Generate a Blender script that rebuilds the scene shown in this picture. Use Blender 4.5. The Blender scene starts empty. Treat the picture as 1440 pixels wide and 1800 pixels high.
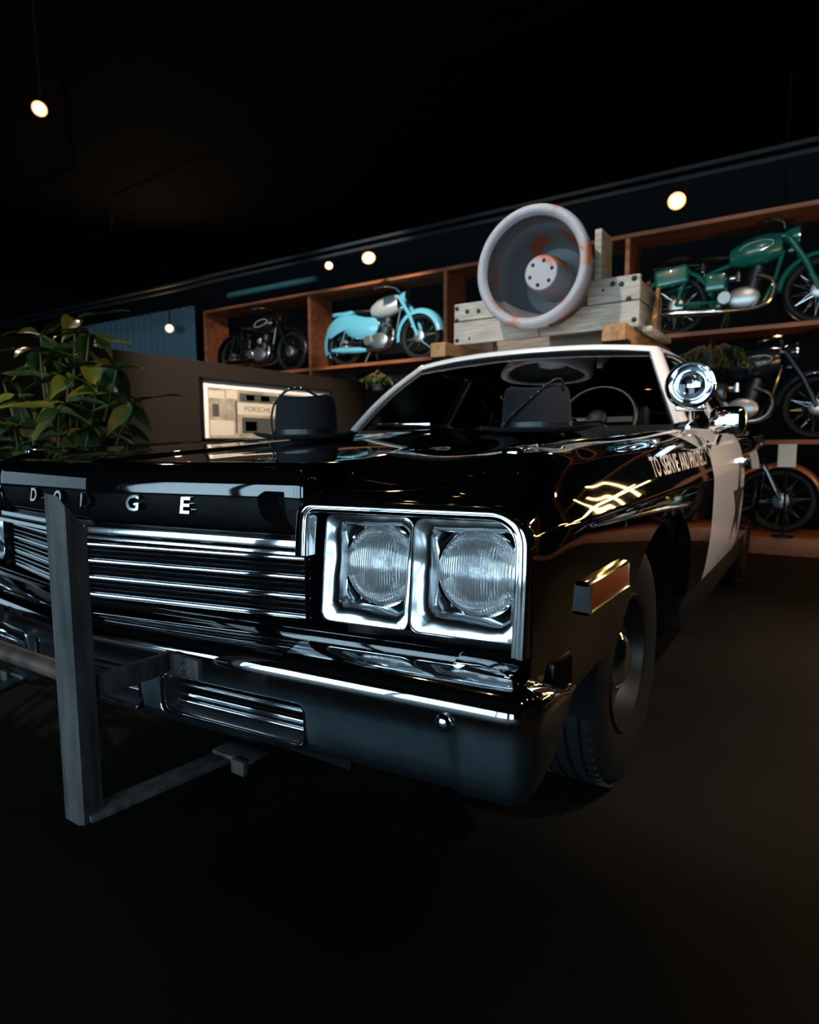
import bpy, bmesh, math, random
import numpy as np
from mathutils import Vector, Matrix, Euler
R = math.radians
PI = math.pi
random.seed(7)
S = bpy.context.scene
COL = S.collection

# ------------------------------------------------------------------ camera
LIFT = .09                       # the car's own zero plane stands this far above the floor
cam = bpy.data.cameras.new('camera')
cam.sensor_fit = 'AUTO'; cam.sensor_width = 36.0
cam.lens = 36.0 * 1115.0 / 1800.0
cam.clip_start = .02; cam.clip_end = 80
camo = bpy.data.objects.new('camera', cam); COL.objects.link(camo)
yw, pt, rl = R(33.1), R(5.99), R(-.365)
f0 = Vector((-math.sin(yw), math.cos(yw), 0)); r0 = Vector((math.cos(yw), math.sin(yw), 0)); z0 = Vector((0, 0, 1))
fw = f0 * math.cos(pt) - z0 * math.sin(pt); up = f0 * math.sin(pt) + z0 * math.cos(pt)
rt = r0 * math.cos(rl) + up * math.sin(rl); up = -r0 * math.sin(rl) + up * math.cos(rl)
camo.matrix_world = Matrix(((rt.x, up.x, -fw.x, 1.3716), (rt.y, up.y, -fw.y, -.8341), (rt.z, up.z, -fw.z, .90 + LIFT), (0, 0, 0, 1)))
cam.dof.use_dof = True; cam.dof.focus_distance = 1.15; cam.dof.aperture_fstop = 5.0
S.camera = camo

# ------------------------------------------------------------------ world, exposure
w = bpy.data.worlds.new('night'); S.world = w; w.use_nodes = True
w.node_tree.nodes['Background'].inputs[0].default_value = (.3, .5, .8, 1)
w.node_tree.nodes['Background'].inputs[1].default_value = .01
S.view_settings.view_transform = 'Standard'; S.view_settings.look = 'None'
S.view_settings.gamma = 1; S.view_settings.use_curve_mapping = False
S.view_settings.exposure = 0.7
try:
    S.cycles.use_denoising = True
    S.cycles.sample_clamp_indirect = 6
    S.cycles.caustics_reflective = False; S.cycles.caustics_refractive = False
    S.cycles.max_bounces = 10; S.cycles.transparent_max_bounces = 16
except Exception:
    pass

# ------------------------------------------------------------------ large lights: cool light at unseen windows added behind the camera and at left
def area(name, loc, rot, sx, sy, watt, col):
    l = bpy.data.lights.new(name, 'AREA'); l.shape = 'RECTANGLE'; l.size = sx; l.size_y = sy
    l.energy = watt; l.color = col
    o = bpy.data.objects.new(name, l); COL.objects.link(o); o.location = loc; o.rotation_euler = rot
    return o
RX0_ = -14.0
COOL = (.60, .86, 1.0)
WINDOWS = [(-6.1, 2.4), (-3.62, 2.4), (-1.14, 2.4), (1.34, 2.4), (4.6, 2.0)]          # centre x, width; unseen windows placed for chrome reflections and fill
WY = -8.0
for wx, ww in WINDOWS:
    area('window_daylight', (wx, WY - .12, 1.75), (R(90), 0, 0), ww, 3.3, 115, COOL)
area('window_daylight', (RX0_ - .12, -2.2, 1.75), (0, R(-90), 0), 3.3, 4.0, 15, COOL)  # unseen side window light, added to brighten left grille bars and letters
WARM = (1.0, .60, .28)
WARMW = (1.0, .80, .60)
def spot(loc, target, watt, col, angle=50, blend=.6, size=.05):
    l = bpy.data.lights.new('lamp_light', 'SPOT'); l.energy = watt; l.color = col
    l.spot_size = R(angle); l.spot_blend = blend; l.shadow_soft_size = size
    o = bpy.data.objects.new('lamp_light', l); COL.objects.link(o); o.location = loc
    d = Vector(target) - Vector(loc); o.rotation_euler = d.to_track_quat('-Z', 'Y').to_euler()
    return o

# ------------------------------------------------------------------ materials
def mat(name, col, rough=.5, metal=0., coat=0., spec=.5, emit=None, noise=None, bump=None, col2=None, rough2=None, alpha=None):
    """noise=(scale, detail, lo, hi) mixes col -> col2 ; bump=(scale, strength, distance)"""
    m = bpy.data.materials.new(name); m.use_nodes = True
    nt = m.node_tree; b = nt.nodes['Principled BSDF']
    b.inputs['Base Color'].default_value = (*col, 1); b.inputs['Roughness'].default_value = rough
    b.inputs['Metallic'].default_value = metal; b.inputs['Coat Weight'].default_value = coat
    b.inputs['Coat Roughness'].default_value = .02; b.inputs['Specular IOR Level'].default_value = spec
    if emit:
        b.inputs['Emission Color'].default_value = (*emit[0], 1); b.inputs['Emission Strength'].default_value = emit[1]
    tc = None
    if noise or bump:
        tc = nt.nodes.new('ShaderNodeTexCoord')
    if noise:
        n = nt.nodes.new('ShaderNodeTexNoise'); n.inputs['Scale'].default_value = noise[0]; n.inputs['Detail'].default_value = noise[1]
        mp = nt.nodes.new('ShaderNodeMapping')
        if len(noise) > 4: mp.inputs['Scale'].default_value = noise[4]
        nt.links.new(tc.outputs['Object'], mp.inputs[0]); nt.links.new(mp.outputs[0], n.inputs['Vector'])
        rp = nt.nodes.new('ShaderNodeValToRGB')
        rp.color_ramp.elements[0].position = noise[2]; rp.color_ramp.elements[1].position = noise[3]
        rp.color_ramp.elements[0].color = (*col, 1); rp.color_ramp.elements[1].color = (*(col2 or col), 1)
        nt.links.new(n.outputs[0], rp.inputs[0]); nt.links.new(rp.outputs[0], b.inputs['Base Color'])
        if rough2 is not None:
            mr = nt.nodes.new('ShaderNodeMapRange'); mr.inputs[1].default_value = noise[2]; mr.inputs[2].default_value = noise[3]
            mr.inputs[3].default_value = rough; mr.inputs[4].default_value = rough2
            nt.links.new(n.outputs[0], mr.inputs[0]); nt.links.new(mr.outputs[0], b.inputs['Roughness'])
    if bump:
        n2 = nt.nodes.new('ShaderNodeTexNoise'); n2.inputs['Scale'].default_value = bump[0]; n2.inputs['Detail'].default_value = bump[3] if len(bump) > 3 else 2
        bp = nt.nodes.new('ShaderNodeBump'); bp.inputs['Strength'].default_value = bump[1]; bp.inputs['Distance'].default_value = bump[2]
        nt.links.new(tc.outputs['Object'], n2.inputs['Vector']); nt.links.new(n2.outputs[0], bp.inputs['Height'])
        nt.links.new(bp.outputs[0], b.inputs['Normal'])
    return m

def glassy(name, tint, gloss=.05, ior=1.5):
    m = bpy.data.materials.new(name); m.use_nodes = True; nt = m.node_tree; nt.nodes.clear()
    o = nt.nodes.new('ShaderNodeOutputMaterial'); t = nt.nodes.new('ShaderNodeBsdfTransparent'); g = nt.nodes.new('ShaderNodeBsdfGlossy')
    t.inputs[0].default_value = (*tint, 1); g.inputs['Roughness'].default_value = gloss; g.inputs[0].default_value = (1, 1, 1, 1)
    fr = nt.nodes.new('ShaderNodeFresnel'); fr.inputs[0].default_value = ior; mx = nt.nodes.new('ShaderNodeMixShader')
    nt.links.new(fr.outputs[0], mx.inputs[0]); nt.links.new(t.outputs[0], mx.inputs[1]); nt.links.new(g.outputs[0], mx.inputs[2]); nt.links.new(mx.outputs[0], o.inputs[0])
    return m

M = {}
M['paint'] = mat('black_paint', (.0022, .0023, .0026), .03, 0, .6, .5)
M['white'] = mat('white_paint', (.80, .76, .74), .25, 0, .8)
M['chrome'] = mat('chrome', (.86, .88, .90), .06, 1)
def bumper_mat():
    m = mat('bumper_chrome', (.80, .84, .86), .06, 1, bump=(4, .05, .02, 1))
    nt = m.node_tree; b = nt.nodes['Principled BSDF']
    tc = nt.nodes.new('ShaderNodeTexCoord'); sp = nt.nodes.new('ShaderNodeSeparateXYZ'); nt.links.new(tc.outputs['Object'], sp.inputs[0])
    n = nt.nodes.new('ShaderNodeTexNoise'); n.inputs['Scale'].default_value = 9; n.inputs['Detail'].default_value = 8; nt.links.new(tc.outputs['Object'], n.inputs['Vector'])
    mr = nt.nodes.new('ShaderNodeMapRange'); mr.inputs[1].default_value = .50; mr.inputs[2].default_value = .455; mr.inputs[3].default_value = .045; mr.inputs[4].default_value = .27
    nt.links.new(sp.outputs[2], mr.inputs[0])
    ad = nt.nodes.new('ShaderNodeMath'); ad.operation = 'MULTIPLY_ADD'; ad.inputs[1].default_value = .10; nt.links.new(n.outputs[0], ad.inputs[0]); nt.links.new(mr.outputs[0], ad.inputs[2])
    sb = nt.nodes.new('ShaderNodeMath'); sb.operation = 'SUBTRACT'; sb.inputs[1].default_value = .04; nt.links.new(ad.outputs[0], sb.inputs[0])
    nt.links.new(sb.outputs[0], b.inputs['Roughness'])
    m3 = nt.nodes.new('ShaderNodeMapRange'); m3.inputs[1].default_value = .49; m3.inputs[2].default_value = .455; nt.links.new(sp.outputs[2], m3.inputs[0])
    cm = nt.nodes.new('ShaderNodeMix'); cm.data_type = 'RGBA'; cm.inputs[6].default_value = (.82, .85, .87, 1); cm.inputs[7].default_value = (.30, .42, .48, 1)  # darker teal below stands in for the cool floor reflection
    nt.links.new(m3.outputs[0], cm.inputs[0]); nt.links.new(cm.outputs[2], b.inputs['Base Color'])
    return m
M['bumper'] = bumper_mat()       # polished above; dusty lower face also tinted with teal reflected light
M['bezel'] = mat('polished_aluminium', (.60, .63, .65), .19, 1, bump=(12, .8, .02, 1))
M['trim'] = mat('bright_trim', (.80, .82, .84), .10, 1)
M['rubber'] = mat('tyre_rubber', (.006, .0065, .007), .6, spec=.3, bump=(60, .2, .004))
M['dark'] = mat('black_matt', (.0018, .002, .0022), .7, spec=.15)
M['satin'] = mat('black_satin', (.006, .007, .008), .35)
M['felt'] = mat('black_felt', (.005, .006, .009), .9, bump=(220, .4, .002, 4))
M['ribbon'] = mat('glossy_black_strap', (.004, .004, .005), .45, 0, .1)
M['steel'] = mat('grey_weathered_steel', (.095, .092, .086), .6, .1, noise=(16, 9, .36, .68, (3, 3, .35)), col2=(.030, .031, .031), bump=(40, .35, .004, 4))
M['rusty'] = mat('rusty_steel', (.16, .11, .08), .5, .4, noise=(14, 8, .4, .62), col2=(.05, .045, .045), bump=(40, .3, .003, 4))
M['amber'] = mat('amber_lens', (.62, .13, .03), .45, 0, 0, .25)
M['interior'] = mat('dark_vinyl', (.010, .011, .012), .5)
M['seat'] = mat('grey_vinyl', (.03, .034, .036), .5)
M['glass'] = glassy('window_glass', (.62, .72, .66), .02)
M['sideglass'] = glassy('side_window_glass', (.52, .62, .58), .02)
M['pane'] = glassy('shop_window_glass', (.95, .97, 1), .02)
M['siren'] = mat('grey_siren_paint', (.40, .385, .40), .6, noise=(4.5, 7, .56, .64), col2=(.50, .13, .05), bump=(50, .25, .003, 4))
M['siren_in'] = mat('grey_siren_inside', (.17, .17, .175), .6, noise=(5.5, 7, .56, .63), col2=(.34, .085, .035), bump=(50, .25, .003, 4))  # siren paint darkened for the shade inside the throat
M['rustring'] = mat('rusty_orange_seam', (.30, .10, .05), .7, noise=(7, 6, .4, .6), col2=(.22, .20, .20))
M['board'] = mat('weathered_pale_board', (.50, .45, .37), .75, noise=(7, 9, .32, .72, (1, 1, 9)), col2=(.27, .235, .19), bump=(30, .3, .003, 4))
M['newwood'] = mat('honey_pine', (.42, .21, .075), .6, noise=(6, 8, .35, .7, (6, .6, 6)), col2=(.20, .10, .04))
M['shelf'] = mat('red_brown_wood', (.40, .125, .045), .5, noise=(4, 8, .3, .72, (.5, 3, 3)), col2=(.17, .055, .022))
M['bolt'] = mat('black_bolt_head', (.008, .008, .009), .5)
M['chromeb'] = mat('bike_chrome', (.82, .82, .80), .16, 1)
M['iron'] = mat('dark_engine_metal', (.10, .10, .105), .42, .8)
M['rimdark'] = mat('dull_steel_rim', (.022, .019, .016), .4, .6)
M['alu'] = mat('bike_aluminium', (.52, .53, .53), .35, .9)
M['blue'] = mat('sky_blue_enamel', (.13, .46, .60), .3, 0, .7)
M['silver'] = mat('silver_enamel', (.60, .62, .62), .3, .3, .6)
M['blackp'] = mat('black_enamel', (.008, .008, .009), .22, 0, .7)
M['green'] = mat('sea_green_enamel', (.006, .16, .115), .3, 0, .7)
M['cream'] = mat('cream_line', (.70, .66, .55), .4)
M['maroon'] = mat('rust_red_enamel', (.23, .05, .02), .35, 0, .6)
M['navy'] = mat('dark_navy_enamel', (.01, .018, .03), .3, 0, .6)
M['leather'] = mat('black_leather', (.014, .012, .011), .5)
M['partition'] = mat('brown_partition_paint', (.0150, .0098, .0060), .8, spec=.2, noise=(3, 4, .3, .8), col2=(.013, .0085, .0052))
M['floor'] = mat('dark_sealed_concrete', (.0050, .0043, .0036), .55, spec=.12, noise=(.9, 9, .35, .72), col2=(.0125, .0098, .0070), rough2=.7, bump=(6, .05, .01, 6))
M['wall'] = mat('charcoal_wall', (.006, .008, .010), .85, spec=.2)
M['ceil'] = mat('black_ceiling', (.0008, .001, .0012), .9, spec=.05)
M['corr'] = mat('blue_grey_sheet_metal', (.20, .32, .38), .5, .2)
M['track'] = mat('dark_track_rail', (.012, .018, .022), .7, spec=.15)
M['bluetube'] = mat('teal_pipe', (.03, .12, .14), .5)
M['lamp'] = mat('lamp_housing', (.004, .004, .0045), .7, spec=.1)
M['glow_warm'] = mat('warm_bulb', (1, .8, .6), .5, emit=((1.0, .62, .30), 60))
M['glow_rim'] = mat('warm_lamp_rim', (1, .6, .3), .5, emit=((1.0, .42, .12), 1.2))  # glow colour imitating the warm halo around each bulb
M['glow_white'] = mat('white_bulb', (1, 1, 1), .5, emit=((1.0, .93, .86), 18))
M['glow_tube'] = mat('amber_light_tube', (1, .8, .5), .5, emit=((1.0, .62, .20), 16))
M['mount'] = mat('poster_mat_board', (.86, .80, .74), .8)
M['print'] = mat('sepia_print', (.42, .35, .26), .7, noise=(9, 8, .35, .65), col2=(.24, .19, .13))
M['print_lt'] = mat('sepia_print_light', (.58, .50, .38), .7)
M['print_dk'] = mat('sepia_print_dark', (.06, .055, .045), .7)
M['frame'] = mat('black_frame', (.006, .006, .006), .4)
M['card'] = mat('white_card', (.75, .80, .82), .7)
M['soil'] = mat('dark_soil', (.02, .014, .009), .9)
M['pot'] = mat('dark_planter', (.02, .02, .021), .5)
M['stem'] = mat('brown_green_stem', (.13, .085, .03), .6)
def leafmat(name, a, b, tr):
    m = mat(name, a, .32, 0, .25, noise=(5, 4, .40, .70), col2=b)
    m.node_tree.nodes['Principled BSDF'].inputs['Subsurface Weight'].default_value = 0
    return m
M['leaf'] = leafmat('glossy_green_leaf', (.018, .055, .026), (.15, .13, .022), .2)
M['leaf2'] = leafmat('yellow_green_leaf', (.04, .10, .02), (.22, .20, .03), .2)
# two-tone fender: white paint sweeps forward over the rear top corner
def twotone():
    m = mat('two_tone_paint', (.0022, .0023, .0026), .03, 0, .6)
    nt = m.node_tree; b = nt.nodes['Principled BSDF']
    tc = nt.nodes.new('ShaderNodeTexCoord'); sp = nt.nodes.new('ShaderNodeSeparateXYZ'); nt.links.new(tc.outputs['Object'], sp.inputs[0])
    mr = nt.nodes.new('ShaderNodeMapRange'); mr.interpolation_type = 'SMOOTHSTEP'
    mr.inputs[1].default_value = .83; mr.inputs[2].default_value = .965; mr.inputs[3].default_value = 1.955; mr.inputs[4].default_value = 1.38
    nt.links.new(sp.outputs[2], mr.inputs[0])
    gt = nt.nodes.new('ShaderNodeMath'); gt.operation = 'GREATER_THAN'
    nt.links.new(sp.outputs[1], gt.inputs[0]); nt.links.new(mr.outputs[0], gt.inputs[1])
    mx = nt.nodes.new('ShaderNodeMix'); mx.data_type = 'RGBA'
    mx.inputs[6].default_value = (.0022, .0023, .0026, 1); mx.inputs[7].default_value = (.80, .76, .74, 1)
    nt.links.new(gt.outputs[0], mx.inputs[0]); nt.links.new(mx.outputs[2], b.inputs['Base Color'])
    return m
M['twotone'] = twotone()
# fluted headlamp glass
def lampglass():
    m = bpy.data.materials.new('fluted_lamp_glass'); m.use_nodes = True; nt = m.node_tree; nt.nodes.clear()
    o = nt.nodes.new('ShaderNodeOutputMaterial'); t = nt.nodes.new('ShaderNodeBsdfTransparent'); g = nt.nodes.new('ShaderNodeBsdfGlossy')
    t.inputs[0].default_value = (.93, .95, .96, 1); g.inputs['Roughness'].default_value = .12
    tc = nt.nodes.new('ShaderNodeTexCoord'); wv = nt.nodes.new('ShaderNodeTexWave'); wv.bands_direction = 'X'; wv.inputs['Scale'].default_value = 62
    wv.inputs['Distortion'].default_value = .15
    bp = nt.nodes.new('ShaderNodeBump'); bp.inputs['Strength'].default_value = .55; bp.inputs['Distance'].default_value = .004
    nt.links.new(tc.outputs['Object'], wv.inputs['Vector']); nt.links.new(wv.outputs[1], bp.inputs['Height']); nt.links.new(bp.outputs[0], g.inputs['Normal'])
    fr = nt.nodes.new('ShaderNodeFresnel'); fr.inputs[0].default_value = 1.9; nt.links.new(bp.outputs[0], fr.inputs['Normal'])
    ad = nt.nodes.new('ShaderNodeMath'); ad.operation = 'ADD'; ad.inputs[1].default_value = .30; nt.links.new(fr.outputs[0], ad.inputs[0])
    mx = nt.nodes.new('ShaderNodeMixShader'); nt.links.new(ad.outputs[0], mx.inputs[0]); nt.links.new(t.outputs[0], mx.inputs[1]); nt.links.new(g.outputs[0], mx.inputs[2]); df = nt.nodes.new('ShaderNodeBsdfDiffuse'); df.inputs[0].default_value = (.85, .86, .86, 1); nt.links.new(bp.outputs[0], df.inputs['Normal'])
    m2 = nt.nodes.new('ShaderNodeMixShader'); m2.inputs[0].default_value = .14
    nt.links.new(mx.outputs[0], m2.inputs[1]); nt.links.new(df.outputs[0], m2.inputs[2]); nt.links.new(m2.outputs[0], o.inputs[0])
    return m
M['lampglass'] = lampglass()
M['reflector'] = mat('lamp_reflector', (.95, .94, .92), .24, 1, bump=(34, .5, .008, 1))

# ------------------------------------------------------------------ geometry helpers: every one returns (verts, faces)
def join(*gs):
    V, F = [], []
    for v, f in gs:
        n = len(V); V += [tuple(p) for p in v]; F += [tuple(i + n for i in q) for q in f]
    return V, F
def xf(g, loc=(0, 0, 0), rot=(0, 0, 0), sc=(1, 1, 1)):
    m = Matrix.LocRotScale(Vector(loc), Euler(rot), Vector(sc))
    return [tuple(m @ Vector(p)) for p in g[0]], g[1]
def mirx(g):
    return [(-p[0], p[1], p[2]) for p in g[0]], [tuple(reversed(f)) for f in g[1]]
def box(x0, x1, y0, y1, z0, z1, bev=0., seg=2):
    bm = bmesh.new(); bmesh.ops.create_cube(bm, size=1)
    for v in bm.verts:
        v.co = Vector(((x0 + x1) / 2 + v.co.x * (x1 - x0), (y0 + y1) / 2 + v.co.y * (y1 - y0), (z0 + z1) / 2 + v.co.z * (z1 - z0)))
    if bev > 0: bmesh.ops.bevel(bm, geom=bm.edges[:], offset=bev, segments=seg, affect='EDGES', profile=.5)
    bm.verts.index_update()
    g = [tuple(v.co) for v in bm.verts], [tuple(v.index for v in f.verts) for f in bm.faces]
    bm.free(); return g
def bar(a, b, wx, wy, bev=0., upv=(0, 0, 1)):
    """box beam from a to b, wx across, wy along upv"""
    a, b = Vector(a), Vector(b); d = (b - a); L = d.length; d.normalize()
    s = d.cross(Vector(upv))
    if s.length < 1e-5: s = d.cross(Vector((1, 0, 0)))
    s.normalize(); u = s.cross(d)
    g = box(-wx / 2, wx / 2, 0, L, -wy / 2, wy / 2, bev)
    m = Matrix(((s.x, d.x, u.x, a.x), (s.y, d.y, u.y, a.y), (s.z, d.z, u.z, a.z), (0, 0, 0, 1)))
    return [tuple(m @ Vector(p)) for p in g[0]], g[1]
def grid(rows, closed_u=False, closed_v=False):
    n, m = len(rows), len(rows[0]); V = [tuple(p) for r in rows for p in r]; F = []
    for i in range(n if closed_u else n - 1):
        for j in range(m if closed_v else m - 1):
            a, b = i, (i + 1) % n; c, d = j, (j + 1) % m
            F.append((a * m + c, a * m + d, b * m + d, b * m + c))
    return V, F
def tube(pts, r, n=10, cap=True, closed=False):
    P = [Vector(p) for p in pts]; k = len(P); rr = r if isinstance(r, (list, tuple)) else [r] * k
    rows = []; prev = None
    for i in range(k):
        if closed: t = (P[(i + 1) % k] - P[i - 1])
        else: t = P[min(i + 1, k - 1)] - P[max(i - 1, 0)]
        if t.length < 1e-9: t = Vector((0, 0, 1))
        t.normalize()
        if prev is None:
            a = t.orthogonal().normalized()
        else:
            a = prev - t * prev.dot(t)
            a = a.normalized() if a.length > 1e-6 else t.orthogonal().normalized()
        prev = a; b = t.cross(a)
        rows.append([P[i] + (a * math.cos(2 * PI * j / n) + b * math.sin(2 * PI * j / n)) * rr[i] for j in range(n)])
    V, F = grid(rows, closed_u=closed, closed_v=True)
    if cap and not closed:
        F.append(tuple(reversed(range(n)))); F.append(tuple(range((k - 1) * n, k * n)))
    return V, F
def spline(pts, sub=6, closed=False):
    P = [Vector(p) for p in pts]; out = []; k = len(P)
    for i in range(k if closed else k - 1):
        if closed: a, b, c, d = P[i - 1], P[i], P[(i + 1) % k], P[(i + 2) % k]
        else: a, b, c, d = P[max(i - 1, 0)], P[i], P[i + 1], P[min(i + 2, k - 1)]
        for s in range(sub):
            t = s / sub
            out.append(.5 * ((2 * b) + (c - a) * t + (2 * a - 5 * b + 4 * c - d) * t * t + (3 * b - a - 3 * c + d) * t ** 3))
    if not closed: out.append(P[-1])
    return out
def lathe(prof, n=32, axis='z', cap0=False, cap1=False):
    """prof: (radius, height)"""
    rows = []
    for r, h in prof:
        row = []
        for j in range(n):
            a = 2 * PI * j / n
            if axis == 'z': row.append((r * math.cos(a), r * math.sin(a), h))
            elif axis == 'y': row.append((r * math.cos(a), h, r * math.sin(a)))
            else: row.append((h, r * math.cos(a), r * math.sin(a)))
        rows.append(row)
    V, F = grid(rows, closed_v=True)
    k = len(prof)
    if cap0: F.append(tuple(range(n)))
    if cap1: F.append(tuple(range((k - 1) * n, k * n)))
    return V, F
def prism(poly, a0, a1, axis='y'):
    """extrude a 2-D outline; axis y: outline in x,z"""
    n = len(poly)
    def P(p, h): return (p[0], h, p[1]) if axis == 'y' else ((p[0], p[1], h) if axis == 'z' else (h, p[0], p[1]))
    V = [P(p, a0) for p in poly] + [P(p, a1) for p in poly]
    F = [tuple(range(n)), tuple(reversed(range(n, 2 * n)))] + [(i, (i + 1) % n, n + (i + 1) % n, n + i) for i in range(n)]
    return V, F
def rrect(x0, x1, z0, z1, r, n=6):
    out = []
    for cx, cz, a0 in ((x1 - r, z1 - r, 0), (x0 + r, z1 - r, 90), (x0 + r, z0 + r, 180), (x1 - r, z0 + r, 270)):
        for k in range(n + 1):
            a = R(a0 + 90 * k / n); out.append((cx + r * math.cos(a), cz + r * math.sin(a)))
    return out
def ellipsoid(c, r, nu=20, nv=12):
    rows = []
    for i in range(nv + 1):
        p = -PI / 2 + PI * i / nv
        rows.append([(c[0] + r[0] * math.cos(p) * math.cos(2 * PI * j / nu), c[1] + r[1] * math.cos(p) * math.sin(2 * PI * j / nu), c[2] + r[2] * math.sin(p)) for j in range(nu)])
    return grid(rows, closed_v=True)
def mesh_of(g, name, smooth=True, ang=35):
    me = bpy.data.meshes.new(name); me.from_pydata([tuple(v) for v in g[0]], [], [tuple(f) for f in g[1]]); me.validate()
    bm = bmesh.new(); bm.from_mesh(me); bmesh.ops.remove_doubles(bm, verts=bm.verts, dist=1e-6)
    bmesh.ops.recalc_face_normals(bm, faces=bm.faces); bm.to_mesh(me); bm.free()
    if smooth:
        me.polygons.foreach_set('use_smooth', [True] * len(me.polygons)); me.set_sharp_from_angle(angle=R(ang))
    return me
def obj(name, g, m, parent=None, smooth=True, ang=35, loc=None, label=None):
    me = g if isinstance(g, bpy.types.Mesh) else mesh_of(g, name, smooth, ang)
    if m is not None and not me.materials: me.materials.append(M[m] if isinstance(m, str) else m)
    o = bpy.data.objects.new(name, me); COL.objects.link(o)
    if parent is not None: o.parent = parent
    if loc is not None: o.location = loc
    if label: o['label'] = label
    return o
def tag(o, label, cat, group=None):
    o['label'] = label; o['category'] = cat
    if group: o['group'] = group
    return o
def thing(name, label, cat, loc=(0, 0, 0), rotz=0., group=None):
    o = bpy.data.objects.new(name, None); COL.objects.link(o); o.empty_display_size = .1
    o.location = loc; o.rotation_euler = (0, 0, rotz)
    return tag(o, label, cat, group)
def struct(name, g, m, parent=None, smooth=False):
    o = obj(name, g, m, parent, smooth)
    if parent is None: o['kind'] = 'structure'
    return o
def copy_tree(o, parent=None):
    c = o.copy(); COL.objects.link(c); c.parent = parent
    for ch in o.children: copy_tree(ch, c)
    return c
def text_geo(s, size, extrude=0., bold=0., shear=0.):
    cu = bpy.data.curves.new('t', 'FONT'); cu.body = s; cu.size = size; cu.extrude = extrude; cu.offset = bold; cu.shear = shear
    cu.resolution_u = 3
    o = bpy.data.objects.new('t', cu); COL.objects.link(o)
    dg = bpy.context.evaluated_depsgraph_get(); dg.update()
    me = o.evaluated_get(dg).to_mesh()
    g = [tuple(v.co) for v in me.vertices], [tuple(p.vertices) for p in me.polygons]
    o.evaluated_get(dg).to_mesh_clear(); bpy.data.objects.remove(o); bpy.data.curves.remove(cu)
    return g
def boolean_cut(g, cutters, name):
    a = bpy.data.objects.new('a', mesh_of(g, name, False)); COL.objects.link(a); tmp = []
    for c in cutters:
        b = bpy.data.objects.new('b', mesh_of(c, 'cut', False)); COL.objects.link(b); tmp.append(b)
        md = a.modifiers.new('m', 'BOOLEAN'); md.operation = 'DIFFERENCE'; md.object = b; md.solver = 'EXACT'
    dg = bpy.context.evaluated_depsgraph_get(); dg.update()
    me = bpy.data.meshes.new_from_object(a.evaluated_get(dg)); me.name = name
    bpy.data.objects.remove(a)
    for b in tmp: bpy.data.objects.remove(b)
    me.polygons.foreach_set('use_smooth', [True] * len(me.polygons)); me.set_sharp_from_angle(angle=R(32))
    me.materials.clear()
    return me
def cubic(xs, ys, x):
    """Catmull-Rom through (xs, ys) with uneven spacing"""
    n = len(xs)
    if x <= xs[0]: return ys[0] + (ys[1] - ys[0]) / (xs[1] - xs[0]) * (x - xs[0])
    if x >= xs[-1]: return ys[-1]
    i = max(k for k in range(n - 1) if xs[k] <= x)
    def sl(k):
        if k == 0: return (ys[1] - ys[0]) / (xs[1] - xs[0])
        if k == n - 1: return (ys[-1] - ys[-2]) / (xs[-1] - xs[-2])
        h0, h1 = xs[k] - xs[k - 1], xs[k + 1] - xs[k]
        d0, d1 = (ys[k] - ys[k - 1]) / h0, (ys[k + 1] - ys[k]) / h1
        return (d0 * h1 + d1 * h0) / (h0 + h1)
    h = xs[i + 1] - xs[i]; t = (x - xs[i]) / h
    return (2 * t**3 - 3 * t**2 + 1) * ys[i] + (t**3 - 2 * t**2 + t) * h * sl(i) + (-2 * t**3 + 3 * t**2) * ys[i + 1] + (t**3 - t**2) * h * sl(i + 1)
def sstep(a, b, x):
    t = min(1., max(0., (x - a) / (b - a))); return t * t * (3 - 2 * t)
def lerp(a, b, t): return a + (b - a) * t

# ================================================================== THE ROOM
RX0, RX1, RY0, RY1, RZ = -14.0, 7.5, WY, 9.0, 4.7
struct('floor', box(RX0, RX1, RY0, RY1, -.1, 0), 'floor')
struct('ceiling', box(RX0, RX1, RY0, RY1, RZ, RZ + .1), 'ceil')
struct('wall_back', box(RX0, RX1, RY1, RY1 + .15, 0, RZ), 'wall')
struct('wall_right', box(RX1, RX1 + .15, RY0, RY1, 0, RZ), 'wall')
struct('wall_outer_left', join(box(RX0 - .15, RX0, RY0, -4.2, 0, RZ), box(RX0 - .15, RX0, -.2, RY1, 0, RZ), box(RX0 - .15, RX0, -4.2, -.2, 0, .1), box(RX0 - .15, RX0, -4.2, -.2, 3.4, RZ)), 'wall')
wn = struct('window_6', join(*[box(RX0 - .06, RX0 - .01, -4.2, -.2, z, z + .05) for z in (.1, 3.35)], *[box(RX0 - .06, RX0 - .01, y, y + .05, .1, 3.4) for y in (-4.2, -.25)]), 'frame')  # unseen window frame, added together with its side light
obj('pane', box(RX0 - .04, RX0 - .03, -4.15, -.25, .15, 3.35), 'pane', wn, False)
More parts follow.
